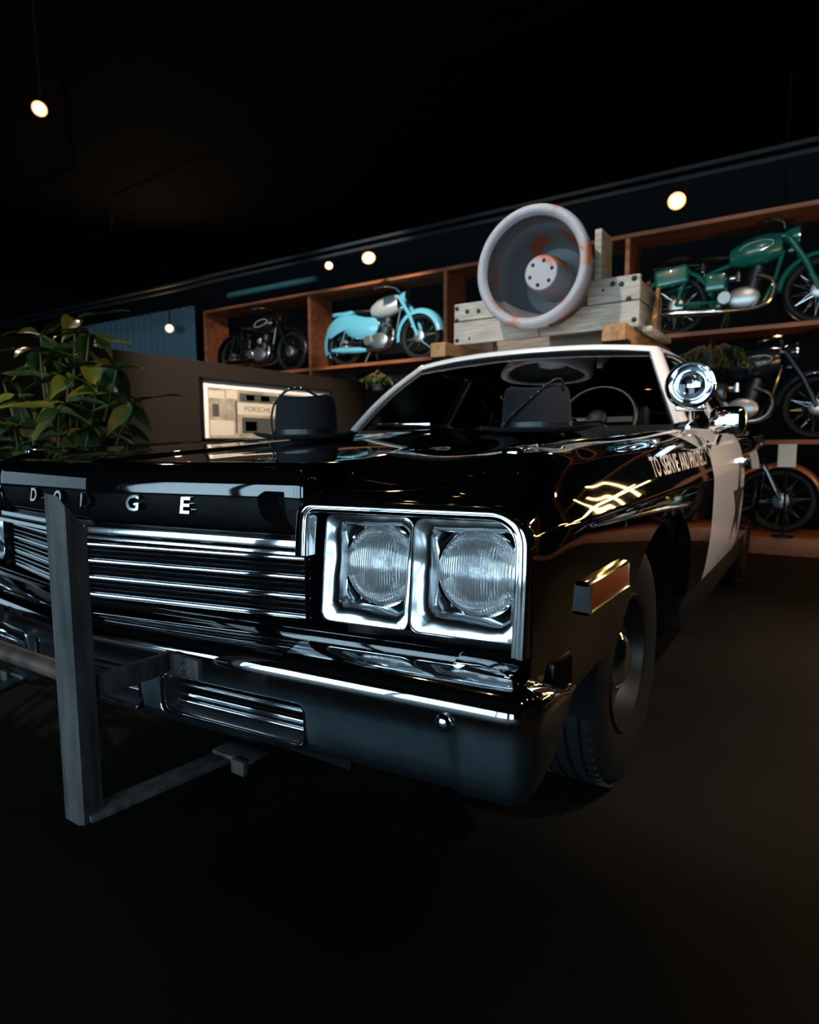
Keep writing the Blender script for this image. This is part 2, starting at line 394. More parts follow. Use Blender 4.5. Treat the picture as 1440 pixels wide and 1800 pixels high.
# wall behind the camera with the added, unseen windows
xs = [RX0]
segs = []
for wx, ww in WINDOWS:
    segs.append((xs[-1], wx - ww / 2)); xs.append(wx + ww / 2)
segs.append((xs[-1], RX1))
wf = [box(a, b, RY0 - .15, RY0, 0, RZ) for a, b in segs]
for wx, ww in WINDOWS:
    wf += [box(wx - ww / 2, wx + ww / 2, RY0 - .15, RY0, 0, .1), box(wx - ww / 2, wx + ww / 2, RY0 - .15, RY0, 3.4, RZ)]
struct('wall_front', join(*wf), 'wall')
for i, (wx, ww) in enumerate(WINDOWS):
    fr = join(*[box(wx - ww / 2, wx + ww / 2, RY0 - .06, RY0 - .01, z, z + .05) for z in (.1, 3.35)],
              *[box(x, x + .05, RY0 - .06, RY0 - .01, .1, 3.4) for x in (wx - ww / 2, wx + ww / 2 - .05)])
    wn = struct('window_%d' % (i + 1), fr, 'frame')  # unseen window, put in for its light
    obj('pane', box(wx - ww / 2 + .05, wx + ww / 2 - .05, RY0 - .04, RY0 - .03, .15, 3.35), 'pane', wn, False)

# brown partition to the side of the car
struct('wall_left', box(-3.25, -3.1, .75, 5.12, 0, 1.715), 'partition')

# ================================================================== THE CAR
car = thing('police_car', 'old black and white police sedan with chrome bumper and rooftop siren', 'car', (0, 0, LIFT))
def nose_y(x): return -.045 + .133 * abs(x)
def gril_y(x): return -.067 + .198 * abs(x)
def front_y(x): return -.045 + .133 * abs(x)
# ---- body side surface: control outlines at stations along the car
ST = [
 (.088, [(.84, .806), (.90, .805), (.94, .801), (.97, .788), (.99, .765), (.999, .73), (1.0, .66), (1.0, .58), (.995, .48), (.985, .42)]),
 (.14,  [(.852, .842), (.890, .840), (.925, .832), (.957, .815), (.982, .785), (.998, .745), (1.003, .69), (1.002, .60), (.995, .50), (.985, .41)]),
 (.24,  [(.865, .880), (.895, .877), (.925, .868), (.955, .848), (.980, .810), (.999, .765), (1.006, .72), (1.004, .60), (.996, .48), (.985, .40)]),
 (.50,  [(.875, .900), (.902, .897), (.930, .887), (.958, .866), (.982, .825), (1.001, .772), (1.008, .725), (1.006, .60), (.995, .47), (.975, .36)]),
 (1.2,  [(.880, .931), (.907, .928), (.935, .917), (.962, .894), (.985, .845), (1.003, .782), (1.010, .73), (1.007, .58), (.992, .43), (.965, .30)]),
 (1.95, [(.885, .962), (.912, .958), (.940, .945), (.966, .918), (.988, .862), (1.006, .79), (1.012, .735), (1.008, .56), (.992, .41), (.965, .29)]),
 (3.2,  [(.884, .972), (.912, .968), (.942, .955), (.970, .926), (.993, .870), (1.010, .795), (1.016, .735), (1.011, .56), (.994, .41), (.965, .29)]),
 (4.3,  [(.850, .975), (.890, .970), (.925, .955), (.955, .92), (.978, .86), (.995, .77), (1.003, .66), (.998, .53), (.982, .42), (.955, .31)]),
 (5.1,  [(.780, .945), (.825, .940), (.865, .925), (.900, .89), (.930, .83), (.950, .75), (.960, .65), (.957, .54), (.945, .45), (.925, .38)]),
 (5.4,  [(.730, .91), (.775, .906), (.815, .893), (.850, .86), (.880, .80), (.900, .73), (.910, .64), (.908, .55), (.898, .48), (.880, .43)])]
SY = [s[0] for s in ST]
def outline(y):
    return [(cubic(SY, [s[1][k][0] for s in ST], y), cubic(SY, [s[1][k][1] for s in ST], y)) for k in range(10)]
KI = list(range(10))
def flank_pt(ol, t): return cubic(KI, [p[0] for p in ol], t), cubic(KI, [p[1] for p in ol], t)
def flank_t(ol, z):
    a, b = 0., 9.
    for _ in range(40):
        m = (a + b) / 2
        if flank_pt(ol, m)[1] > z: a = m
        else: b = m
    return a
def flank_x(y, z):
    ol = outline(y); return flank_pt(ol, flank_t(ol, z))[0]
def arch(y, yc, a=.50, b=.41, zc=.28):
    u = abs(y - yc) / a
    return zc + b * (1 - u ** 2.5) ** .5 if u < 1 else -1
WF, WR = 1.10, 4.24
WHEEL_Y = (1.03, 4.24)
def zbot(y):
    base = cubic([.088, .3, .62, .9, 1.7, 4.0, 5.4], [.43, .43, .43, .36, .350, .350, .44], y)
    return max(base, arch(y, WF), arch(y, WR, .46, .36, .28))
def flank(ys, m=40, lip=.045):
    rows = []
    for y in ys:
        ol = outline(y); tb = flank_t(ol, zbot(y))
        row = [(*[flank_pt(ol, tb * k / m)[0]], y, flank_pt(ol, tb * k / m)[1]) for k in range(m + 1)]
        x, _, z = row[-1]; row += [(x - .012, y, z - .004), (x - lip, y, z + .002)]
        rows.append(row)
    return grid(rows)
def ysamp(a, b, n): return [a + (b - a) * i / n for i in range(n + 1)]
def archys(yc, a, n=44): return [yc - a * math.cos(PI * i / n) for i in range(n + 1)]
ysF = ysamp(.088, .24, 12) + ysamp(.25, .61, 14) + archys(WF, .4999) + ysamp(1.64, 1.93, 8)
FG = flank(ysF)
for s in (1, -1):
    f = obj('front_fender', FG if s == 1 else mirx(FG), 'twotone', car, ang=50)
    g = flank(ysamp(1.938, 3.03, 26)); 
    d = obj('front_door', g if s == 1 else mirx(g), 'white', car, ang=50)
    # door handle and star on each front door
    hx = flank_x(2.92, .815)
    hg = join(bar((hx + .028, 2.84, .815), (hx + .028, 2.98, .815), .018, .026, .006), lathe([(0, 0), (.022, 0), (.024, .012), (.018, .03), (0, .032)], 16, 'x'))
    hg2 = xf(lathe([(.0, 0), (.024, 0), (.026, .012), (.018, .034), (0, .036)], 16, 'x'), (hx - .004, 3.0, .80))
    hgg = join(bar((hx + .026, 2.84, .815), (hx + .026, 2.97, .815), .016, .026, .006), bar((hx - .005, 2.85, .815), (hx + .03, 2.85, .815), .016, .02), hg2)
    obj('door_handle', hgg if s == 1 else mirx(hgg), 'chrome', d)
    sv = []; cy, cz = 2.80, .60
    pts = []
    for k in range(10):
        a = PI / 2 + k * PI / 5; rr = .235 if k % 2 == 0 else .088
        pts.append((cy + rr * math.cos(a), cz + rr * math.sin(a)))
    V = []; F = []
    NR = 8
    for k in range(10):
        p, q = pts[k], pts[(k + 1) % 10]
        for i in range(NR + 1):
            for j in range(NR + 1 - i):
                a_, b_ = i / NR, j / NR; c_ = 1 - a_ - b_
                yy = c_ * cy + a_ * p[0] + b_ * q[0]; zz = c_ * cz + a_ * p[1] + b_ * q[1]
                V.append((flank_x(yy, zz) + .0022, yy, zz))
        base = k * (NR + 1) * (NR + 2) // 2
        def ix(i, j): return base + sum(NR + 1 - q_ for q_ in range(i)) + j
        for i in range(NR):
            for j in range(NR - i):
                F.append((ix(i, j), ix(i + 1, j), ix(i, j + 1)))
                if j < NR - i - 1: F.append((ix(i + 1, j), ix(i + 1, j + 1), ix(i, j + 1)))
    sg = (V, F)
    obj('star_emblem', sg if s == 1 else mirx(sg), 'satin', d, label='dark five-pointed star on the white door')
    g = flank(ysamp(3.038, 3.74, 14) + archys(WR, .4599, 30)[:7][:-1])
    g = flank(ysamp(3.038, 3.77, 16)); obj('rear_door', g if s == 1 else mirx(g), 'paint', car, ang=50)
    g = flank([3.778] + archys(WR, .4599, 30) + ysamp(4.72, 5.4, 12)); obj('rear_quarter_panel', g if s == 1 else mirx(g), 'paint', car, ang=50)
    # wheel wells
    for yc, a_, b_ in ((WF, .52, .42), (WR, .48, .38)):
        pr = [(yc + a_ * math.cos(t), .26 + b_ * math.sin(t)) for t in [PI * k / 20 for k in range(21)]]
        g = grid([[(s * .955, y, z) for y, z in pr], [(s * .55, y, z) for y, z in pr]])
        g = join(g, ([(s * .55, y, z) for y, z in pr], [tuple(range(21))]))
        obj('wheel_well', g, 'dark', car)
    g = box(s * .80 if s > 0 else -.962, .962 if s > 0 else -.80, 1.63, 3.78, .20, .346, .012)
    obj('rocker_sill', g, 'dark', car)
# underbody
obj('chassis', join(box(-.78, .78, 1.7, 3.7, .17, .26), box(-.5, .5, .25, 1.8, .16, .28), box(-.5, .5, 3.7, 5.25, .2, .3)), 'dark', car, False)
obj('firewall', box(-.85, .85, 1.68, 1.72, .25, .90), 'dark', car, False)
obj('radiator', box(-.54, .54, .22, .26, .30, .78), 'dark', car, False)
obj('tail_panel', join(box(-.86, .86, 5.33, 5.40, .43, .88, .01), box(-.90, .90, 5.38, 5.50, .38, .54, .02)), 'paint', car)
# ---- hood
ZC = ([-.05, .05, .2, .35, .55, .94, 1.42, 1.9], [.862, .870, .881, .890, .904, .928, .955, .975])
FZ0 = lambda y: cubic(SY, [s[1][0][1] for s in ST], y)
FX0 = lambda y: cubic(SY, [s[1][0][0] for s in ST], y)
def hood_z(x, y):
    ax = abs(x); base = FZ0(max(y, .1)) - .016 * math.sin(PI * min(1, max(0, (ax - .5) / .37)))
    hw = lerp(.575, .50, min(1, max(0, y / 1.7)))
    sw = lerp(.03, .10, sstep(.05, .9, y))
    s_ = 1 - sstep(hw - sw, hw + .02, ax)
    c = cubic(ZC[0], ZC[1], y) + .010 * math.exp(-(ax / .05) ** 2) * sstep(.3, .0, ax) - .012 * (ax / .55) ** 2 * min(1, ax / .55)
    return base + (c - base) * s_
def hood_grid():
    rows = []; n = 150
    for i in range(n + 1):
        u = -1 + 2 * i / n
        row = []
        for j in range(71):
            t = j / 70
            xa = abs(u) * .86
            y0 = nose_y(u * .87) + .045 if xa < .565 else (.135 + .02 * sstep(.8, .86, xa))
            y1 = 1.74 + .13 * u * u
            y = y0 + (y1 - y0) * (t ** 1.35)
            xw = FX0(max(y, .16)) - .006
            x = u * (xw if xa > .7 else lerp(.87, xw, sstep(.3, .7, xa)))
            row.append((x, y, hood_z(x, y)))
        rows.append(row)
    # thickness at the rear and the sides
    for r in rows: r.append((r[-1][0], r[-1][1], r[-1][2] - .03))
    rows.insert(0, [(p[0], p[1], p[2] - .025) for p in rows[0]]); rows.append([(p[0], p[1], p[2] - .025) for p in rows[-1]])
    return grid(rows)
def sweep_plan(path, prof, zf=None):
    """sweep (inset, z) along a plan path (x, y); inset goes to the left normal side"""
    k = len(path); rows = []
    for i in range(k):
        a, b = Vector(path[max(i - 1, 0)]), Vector(path[min(i + 1, k - 1)])
        t = (b - a).normalized(); nrm = Vector((-t.y, t.x))
        row = []
        for q, (o, z) in enumerate(prof):
            p = Vector(path[i]) + nrm * o
            row.append((p.x, p.y, zf(i, q, z) if zf else z))
        rows.append(row)
    return grid(rows)
def nose_path():
    half = [(0.0, -.045)] + [(x, nose_y(x)) for x in (.006, .05, .12, .2, .3, .4, .48, .53)]
    cx, cy, rr = .548, nose_y(.545) + .038, .038
    half += [(cx + rr * math.sin(a), cy - rr * math.cos(a)) for a in [R(8 + 82 * k / 8) for k in range(9)]]
    half += [(.586, .13), (.586, .20)]
    return [(-x, y) for x, y in reversed(half[1:])] + half
NOSE = [(.085, .8685), (.06, .869), (.042, .867), (.028, .861), (.017, .854), (.009, .846), (.004, .837), (.0012, .827), (.0, .815), (.0, .803), (.0005, .785), (.002, .765), (.005, .745), (.009, .734), (.016, .729)]
hood = obj('hood', join(hood_grid(), sweep_plan(nose_path(), NOSE)), 'paint', car, ang=40)
# chrome letters across the nose
for i, ch in enumerate('DODGE'):
    k = i - 2; xk = k * .148
    g = text_geo(ch, .046, .004, .0007)
    wmax = max(v[0] for v in g[0]); wmin = min(v[0] for v in g[0])
    ang = math.atan(.133) * (1 if k > 0 else (-1 if k < 0 else 0))
    V = []
    for v in g[0]:
        lx = (v[0] - (wmax + wmin) / 2) * 1.25
        if k == 0: px, py = lx, nose_y(lx) - .004 - v[2] + (v[1] - .018) * .15
        else: px, py = xk + lx * math.cos(ang), nose_y(xk) + lx * math.sin(ang) - .004 - v[2] + (v[1] - .018) * .15
        V.append((px, py, .767 + v[1]))
    obj('letter', (V, g[1]), 'chrome', hood, ang=30, label='chrome letter %s' % ch)
# bright lip below the nose
LIP = [(.03, .7285), (.0, .7285), (-.006, .727), (-.0072, .725), (-.0068, .7115), (-.0100, .7098), (-.0112, .708), (-.0124, .700), (-.0115, .6985), (.03, .698)]
lp = [(x, nose_y(x)) for x in (0, .006, .1, .2, .3, .4, .5, .565)]
obj('nose_lip', sweep_plan([(-x, y) for x, y in reversed(lp[1:])] + lp, LIP), 'trim', car)
# ---- header panel and headlamp openings
for s in (1, -1):
    rows = []
    for i in range(25):
        x = .565 + (.902 - .565) * i / 24; yf = front_y(x)
        yb = .128; zb = hood_z(min(x, .85), .14) - .004
        yb2 = .145
        rows.append([(x, yf + .03, .780), (x, yf + .004, .795), (x, yf + .002, .802), (x, yf + .010, .810), (x, yf + .03, .8165), (x, lerp(yf + .03, yb, .6), lerp(.8165, zb, .55)), (x, yb, zb - .001), (x, yb2 + .03, zb - .012)])
    hg = grid(rows); obj('header_panel', hg if s == 1 else mirx(hg), 'paint', car, ang=45)
    # dark surround behind the bezel
    pk = prism([(.57, .555), (.998, .555), (.998, .74), (.985, .775), (.95, .798), (.57, .798)], 0, .02)
    pk = ([(p[0], front_y(p[0]) + .125 + p[1], p[2]) for p in pk[0]], pk[1])
    inner = grid([[(x, front_y(x) + o, z) for x, z in [(.572, .56), (.572, .775), (.60, .799), (.93, .80), (.975, .785), (.994, .75), (.994, .56)]] for o in (.002, .13)])
    pg = join(pk, inner); obj('headlamp_pocket', pg if s == 1 else mirx(pg), 'satin', car)
    # valance under the lamps (painted)
    vg = grid([[(x, front_y(x) + o, z) for x in ysamp(.0, .997, 20)] for o, z in ((.0, .5655), (-.004, .560), (-.002, .545), (.015, .52), (.02, .46))])
    obj('lower_valance', vg if s == 1 else mirx(vg), 'paint', car)
    # chrome surround strip
    path = [(.563, .700), (.563, .74), (.564, .765)] + [(.600 + .036 * math.cos(a), .768 + .036 * math.sin(a)) for a in [R(180 - 90 * k / 10) for k in range(1, 11)]]
    path += [(x, .804) for x in (.66, .72, .80, .88)] + [(.932 + .066 * math.sin(a), .738 + .066 * math.cos(a)) for a in [R(90 * k / 12) for k in range(13)]] + [(.9985, .70), (.9985, .65), (.998, .60), (.998, .566)]
    rows = []
    for i, (x, z) in enumerate(path):
        a, b = Vector(path[max(i - 1, 0)]), Vector(path[min(i + 1, len(path) - 1)]); t = (b - a).normalized(); nn = Vector((t.y, -t.x))
        row = []
        for o, d in ((0, .02), (0, -.006), (.0015, -.0100), (.004, -.0115), (.0125, -.0125), (.0140, -.0105), (.0148, -.006), (.0165, -.0072), (.0225, -.0082), (.0240, -.0055), (.0245, .02)):
            px, pz = x + nn.x * o, z + nn.y * o
            row.append((px, front_y(px) + d + (pz - .69) * .07 - .004, pz))
        rows.append(row)
    tg = grid(rows); obj('headlamp_surround', tg if s == 1 else mirx(tg), 'chrome', car, ang=40)
    # bezels with sunken lamps
    for (x0, x1, lx) in ((.600, .7795, .697), (.7805, .9765, .884)):
        zt, zb_ = .7755, .5765; lz = .682; lr = .0765
        outer = rrect(x0, x1, zb_, zt, .018, 6)
        def ringpt(k, rad):
            a = math.atan2(outer[k][1] - lz, outer[k][0] - lx); return lx + rad * math.cos(a), lz + rad * math.sin(a)
        rows = []
        for tt, dy, mode in ((-1, .03, 0), (0, .003, 0), (.015, -.001, 1), (.045, -.0015, 1), (.07, .0015, 1), (.16, .002, 1), (.28, .003, 1), (.42, .0045, 1), (.56, .007, 1), (.68, .011, 1), (.78, .018, 1), (.87, .030, 1), (.94, .045, 1), (1.0, .066, 1)):
            row = []
            for k in range(len(outer)):
                rx, rz = ringpt(k, lr + .009)
                t_ = max(0, tt)
                px, pz = lerp(outer[k][0], rx, t_), lerp(outer[k][1], rz, t_)
                # pressed waves in the metal
                wv = .0025 * math.sin(6.0 * math.atan2(pz - lz, px - lx) / 2 + 1.1) * math.sin(PI * min(1, max(0, (t_ - .08) / .85))) if tt > .1 and tt < .93 else 0
                row.append((px, front_y(px) + .008 + dy + wv + (pz - zb_) * .115, pz))
            rows.append(row)
        bg = grid(rows, closed_v=True)
        bz = obj('headlamp_bezel', bg if s == 1 else mirx(bg), 'bezel', car, ang=40)
        yb = front_y(lx) + .058
        sx = s * lx; tilt = (R(-6), 0, s * math.atan(.133) * .6)
        rf = xf(lathe([(.073, 0), (.068, .018), (.055, .034), (.035, .046), (.012, .052), (0, .053)], 32, 'y'), (sx, yb + .004, lz), tilt)
        lm = obj('headlamp', rf, 'reflector', bz, ang=60)
        ls = xf(lathe([(.074, .002), (.070, -.004), (.058, -.0105), (.042, -.0155), (.024, -.0185), (.0, -.0195)], 40, 'y'), (sx, yb, lz), tilt)
        lo = obj('lamp_lens', (ls[0], ls[1]), 'lampglass', lm, ang=60)
        rg = xf(lathe([(.073, .002), (.0735, -.006), (.0765, -.009), (.080, -.007), (.0815, 0), (.0815, .03)], 40, 'y'), (sx, yb, lz), tilt)
        obj('lamp_ring', rg, 'chrome', lm)
        obj('bulb', xf(ellipsoid((0, 0, 0), (.010, .012, .010), 12, 8), (sx, yb + .025, lz)), 'chromeb', lm)
# fix reparenting depth: lamps stay directly under the car
for o in list(bpy.data.objects):
    if o.name.startswith('headlamp') and o.parent and o.parent.name.startswith('headlamp_bezel'):
        o.parent = car
# ---- grille
gb = [(x, gril_y(x)) for x in (0, .01, .15, .3, .45, .573)]
gpath = [(-x, y) for x, y in reversed(gb[1:])] + gb
grl = obj('grille', sweep_plan(gpath, [(.045, .70), (.05, .69), (.05, .57), (.02, .555), (-.005, .552)]), 'dark', car)
def gbar(z, h, d, m, nm):
    pr = [(.03, z + h), (.0022, z + h), (.0012, z + h * .82), (0, z - h * .75), (.0008, z - h), (.03, z - h)]
    return obj(nm, sweep_plan(gpath, pr), m, grl, ang=50)
TH = [.6885, .6515, .614, .5755]
for z in TH: gbar(z, .0048, .0035, 'chrome', 'grille_bar')
for a, b in zip(TH[:-1], TH[1:]):
    for q in (.36, .66): gbar(lerp(a, b, q), .0018, .0015, 'trim', 'grille_slat')
# ---- bumper
bh = [(x, -.118 + .098 * x) for x in (0, .01, .1, .2, .3, .4, .5, .6, .7, .8, .86, .90, .91, .92, .93, .945, .97)]
cx, cy, rr = .990, -.0205 + .055, .055
bh += [(cx + rr * math.sin(R(a)), cy - rr * math.cos(R(a))) for a in (8, 20, 32, 44, 56, 68, 80, 88)]
bh += [(1.046, .07), (1.044, .11), (1.040, .15), (1.034, .19), (1.028, .225)]
bpath = [(-x, y) for x, y in reversed(bh[1:])] + bh
NB = len(bh)
BP = [(.19, .552), (.15, .5515), (.115, .550), (.080, .547), (.050, .542), (.030, .5365), (.015, .528), (.006, .518), (.0015, .507), (.0, .498), (.0015, .493), (.0045, .488), (.007, .478), (.009, .465), (.011, .445), (.014, .42), (.016, .40), (.020, .375), (.026, .362), (.032, .352), (.075, .350)]
def bz(i, q, z):
    k = abs(i - (NB - 1)); x, y = bh[k]
    if k >= NB - 6:
        t = sstep(.02, .225, y); top = lerp(.56, .485, t); botm = lerp(.35, .455, sstep(.0, .225, y))
        return botm + (z - .35) / (.562 - .35) * (top - botm)
    low = .012 * sstep(.75, .35, x) * sstep(.45, .36, z)      # lower edge drops in the middle
    return z - low
BPx = list(BP)
def bumper_surface(off=0.):
    rows = []
    k = len(bpath)
    for i in range(k):
        a, b = Vector(bpath[max(i - 1, 0)]), Vector(bpath[min(i + 1, k - 1)]); t = (b - a).normalized(); nrm = Vector((-t.y, t.x))
        kk = abs(i - (NB - 1)); xx, yy = bh[kk]
        shrink = lerp(1, .30, sstep(-.02, .14, yy)) if kk >= NB - 14 else 1
        rows.append([(*(Vector(bpath[i]) + nrm * (o * shrink + off + .009 * sstep(.474, .462, z) * sstep(.93, .90, xx))), bz(i, q, z)) for q, (o, z) in enumerate(BP)])
    return rows
ra, rb = bumper_surface(0), bumper_surface(.012)
rb = [[(p[0], p[1], p[2] - (.01 if q < 8 else 0)) for q, p in enumerate(r)] for r in rb]
shell = grid([r + list(reversed(q)) for r, q in zip(ra, rb)], closed_v=True)
n_ = 2 * len(BP)
shell = (shell[0], shell[1] + [tuple(range(n_)), tuple(range(len(ra) * n_ - 1, (len(ra) - 1) * n_ - 1, -1))])
SL = [(-.625, -.268), (-.205, .205), (.268, .625)]
cut = [prism(rrect(a, b, .368 if abs(a + b) > .1 else .358, .447, .018, 5), -.3, .1) for a, b in SL]
bump = obj('front_bumper', boolean_cut(shell, cut, 'front_bumper'), 'bumper', car)
for a, b in SL:
    z0_, z1_ = (.368 if abs(a + b) > .1 else .358), .447
    rim = rrect(a, b, z0_, z1_, .018, 5)
    def by(x): return -.118 + .098 * abs(x)
    def ring(sh, o): 
        c0, c1 = (a + b) / 2, (z0_ + z1_) / 2
        return [(c0 + (x - c0) * (1 + sh / (b - a) * 2), by(c0 + (x - c0)) + o, c1 + (z - c1) * (1 + sh / (z1_ - z0_) * 2)) for x, z in rim]
    obj('slot_rim', grid([ring(.004, .030), ring(.003, .022), ring(.001, .019), ring(-.0015, .021), ring(-.003, .03)], closed_v=True), 'chrome', bump, ang=50)
    obj('slot_wall', grid([ring(-.003, .03), ring(-.006, .05), ring(-.008, .085)], closed_v=True), 'iron', bump, ang=50)
    bk = [(x, by(x) + .085) for x in ysamp(a - .02, b + .02, 8)]
    obj('slot_backing', sweep_plan(bk, [(0, .46), (0, .35)]), 'dark', bump)
    for z in (.433, .414, .395, .380):
        sp_ = [(x, by(x) + .055) for x in ysamp(a + .004, b - .004, 6)]
        h_ = .004 if z != .395 else .0055
        obj('slot_slat', sweep_plan(sp_, [(.02, z + h_), (0, z + h_ * .6), (-.003, z), (0, z - h_ * .6), (.02, z - h_)]), 'trim', bump)
def dome(r, h, n=16): return lathe([(r * 1.25, 0), (r * 1.25, h * .2), (r, h * .35), (r * .8, h * .75), (r * .4, h * .95), (0, h)], n, 'y')
for bx in (.905, -.905):
    g = xf(dome(.0115, .011), (bx, -.118 + .098 * .905 + .004, .478), (PI, 0, 0)); obj('bumper_bolt', g, 'chrome', bump)
# ribbed rubber filler between bumper end and fender
for s in (1, -1):
    fl = obj('bumper_filler', xf(box(-.006, .006, -.045, .045, -.05, .05, .004), (s * .998, .225, .475)), 'satin', car)
    for k in range(7):
        obj('rib', box(s * 1.004 - .003, s * 1.004 + .003, .188 + k * .012, .193 + k * .012, .432, .518), 'dark', fl, False)
# ---- push bar
pb = obj('push_bar', tube([(-.33, -.272, .515), (.33, -.272, .515)], .0165, 14), 'rusty', car, label='rusty round cross tube of the push bar')
for s in (1, -1):
    g = [(.312, -.302, .262), (.372, -.302, .262), (.376, -.262, .268), (.316, -.262, .268), (.312, -.302, .826), (.360, -.302, .822), (.376, -.262, .765), (.316, -.262, .79)]
    # upright with slanted top; front right edge chamfered
    poly = [(.303, -.292), (.344, -.292), (.352, -.286), (.352, -.252), (.303, -.252)]
    zt_ = [.826, .822, .806, .765, .775]
    V = [(x, y, .262) for x, y in poly] + [(x, y, z) for (x, y), z in zip(poly, zt_)]
    F = [(4, 3, 2, 1, 0), (5, 6, 7, 8, 9)] + [(i, (i + 1) % 5, 5 + (i + 1) % 5, 5 + i) for i in range(5)]
    po = obj('post', (V, F) if s == 1 else mirx((V, F)), 'steel', pb, False)
    ua = join(bar((.342, -.255, .492), (.345, -.128, .492), .012, .040, .002), bar((.345, -.130, .492), (.335, -.094, .492), .012, .038, .002), box(.325, .425, -.100, -.088, .470, .508, .002), xf(dome(.007, .008, 10), (.385, -.10, .489), (PI, 0, 0)))
    obj('upper_arm', ua if s == 1 else mirx(ua), 'steel', pb)
    la = join(bar((.340, -.275, .270), (.40, -.02, .285), .045, .012, .002), box(.375, .475, -.035, .02, .289, .298, .002), box(.44, .475, -.045, -.030, .272, .300, .002), bar((.40, -.03, .285), (.40, .25, .28), .045, .012, .002))
    obj('lower_arm', la if s == 1 else mirx(la), 'steel', pb)
# black filler panel between bumper top and grille, brought forward to darken chrome reflections
rows = [[(x, lerp(-.118 + .098 * abs(x) + .018, gril_y(x) + .05, t), lerp(.5345, .5545, t ** .6)) for t in (0, .2, .5, .8, 1)] for x in ysamp(-.585, .585, 30)]
rows = [[(r[0][0], r[0][1], r[0][2] - .012)] + r for r in rows]
obj('filler_panel', grid(rows), 'paint', car)
# ---- side marker lamps, fender ornaments, lettering
for s in (1, -1):
    y0, y1, zc, hh = .315, .605, .612, .031
    def mk(o, yy0, yy1, z0_, z1_):
        rows = []
        for yv in ysamp(yy0, yy1, 8):
            xx = flank_x(yv, zc); rows.append([(xx - .004, yv, z0_), (xx + o * .8, yv, z0_), (xx + o, yv, z0_ + .004), (xx + o, yv, z1_ - .004), (xx + o * .8, yv, z1_), (xx - .004, yv, z1_)])
        V, F = grid(rows); k = 6; F += [tuple(range(k)), tuple(reversed(range(len(V) - k, len(V))))]
        return V, F
    fr = join(mk(.016, y0, y1, zc + hh - .0065, zc + hh), mk(.016, y0, y1, zc - hh, zc - hh + .006), mk(.016, y0, y0 + .014, zc - hh, zc + hh), mk(.015, y1 - .008, y1, zc - hh, zc + hh))
    sm = obj('side_marker', fr if s == 1 else mirx(fr), 'chrome', car)
    lg = mk(.0125, y0 + .012, y1 - .006, zc - hh + .005, zc + hh - .0055); obj('amber_lens', lg if s == 1 else mirx(lg), 'amber', sm, label='ribbed amber lens of the side marker lamp')
    og = join(box(.868, .896, .262, .33, .868, .895, .006), bar((.88, .33, .886), (.876, .40, .898), .014, .010, .003)); obj('fender_indicator', og if s == 1 else mirx(og), 'chrome', car)
    for word, w0, w1 in (('TO', .0, .105), ('SERVE', .135, .395), ('AND', .425, .575), ('PROTECT', .605, 1.0)):
        g = text_geo(word, .074, 0, .0016, .10); V = []
        wmax = max(v[0] for v in g[0]); wmin = min(v[0] for v in g[0])
        for v in g[0]:
            q = lerp(w0, w1, (v[0] - wmin) / (wmax - wmin))
            yy = .95 + q * .90 if s == 1 else 1.85 - q * .90; zz = .812 + v[1] * 1.02 + .012 * q
            V.append((s * (flank_x(yy, zz) + .0018), yy, zz))
        obj('lettering', (V, g[1]), 'white', car, False, label='white word %s on the black front fender' % word)
    seam = tube([(s * (FX0(y) - .003), y, FZ0(y) + .0005) for y in ysamp(.26, 1.6, 30)], .0016, 6); obj('fender_trim', seam, 'chrome', car)  # bright line drawn as the highlight along the hood seam
# ---- greenhouse
def wbase(u): return (u * .855, 1.80 + .22 * u * u, .972 + .006 * u * u)
def wtop(u): return (u * .655, 2.365 + .06 * u * u, 1.375 - .028 * u * u)
rows = []
for i in range(33):
    u = -1 + 2 * i / 32; a, b = Vector(wbase(u)), Vector(wtop(u))
    rows.append([a.lerp(b, k / 12) + Vector((0, -.03 * math.sin(PI * k / 12) , .01 * math.sin(PI * k / 12))) for k in range(13)])
obj('windshield', grid(rows), 'glass', car, ang=60)
# cowl
rows = []
for i in range(41):
    u = -1 + 2 * i / 40; y1 = 1.745 + .13 * u * u; x = u * .872
    bb = wbase(u); rows.append([(x, y1, hood_z(min(abs(x), .85), y1) - .022), (lerp(x, bb[0], .5), lerp(y1, bb[1], .5), .955), (bb[0], bb[1], bb[2] + .004), (bb[0], bb[1] + .03, bb[2] + .004)])
obj('cowl', grid(rows), 'satin', car)
for x0 in (.62, -.10):
    wg = join(tube([(x0, 1.80 + .02, .968), (x0 - .03, 1.80, .992), (x0 - .34, 1.795, 1.000)], .006, 8), bar((x0 - .50, 1.81, 1.005), (x0 - .12, 1.795, 1.003), .010, .012, .002))
    obj('wiper', wg, 'chrome', car)
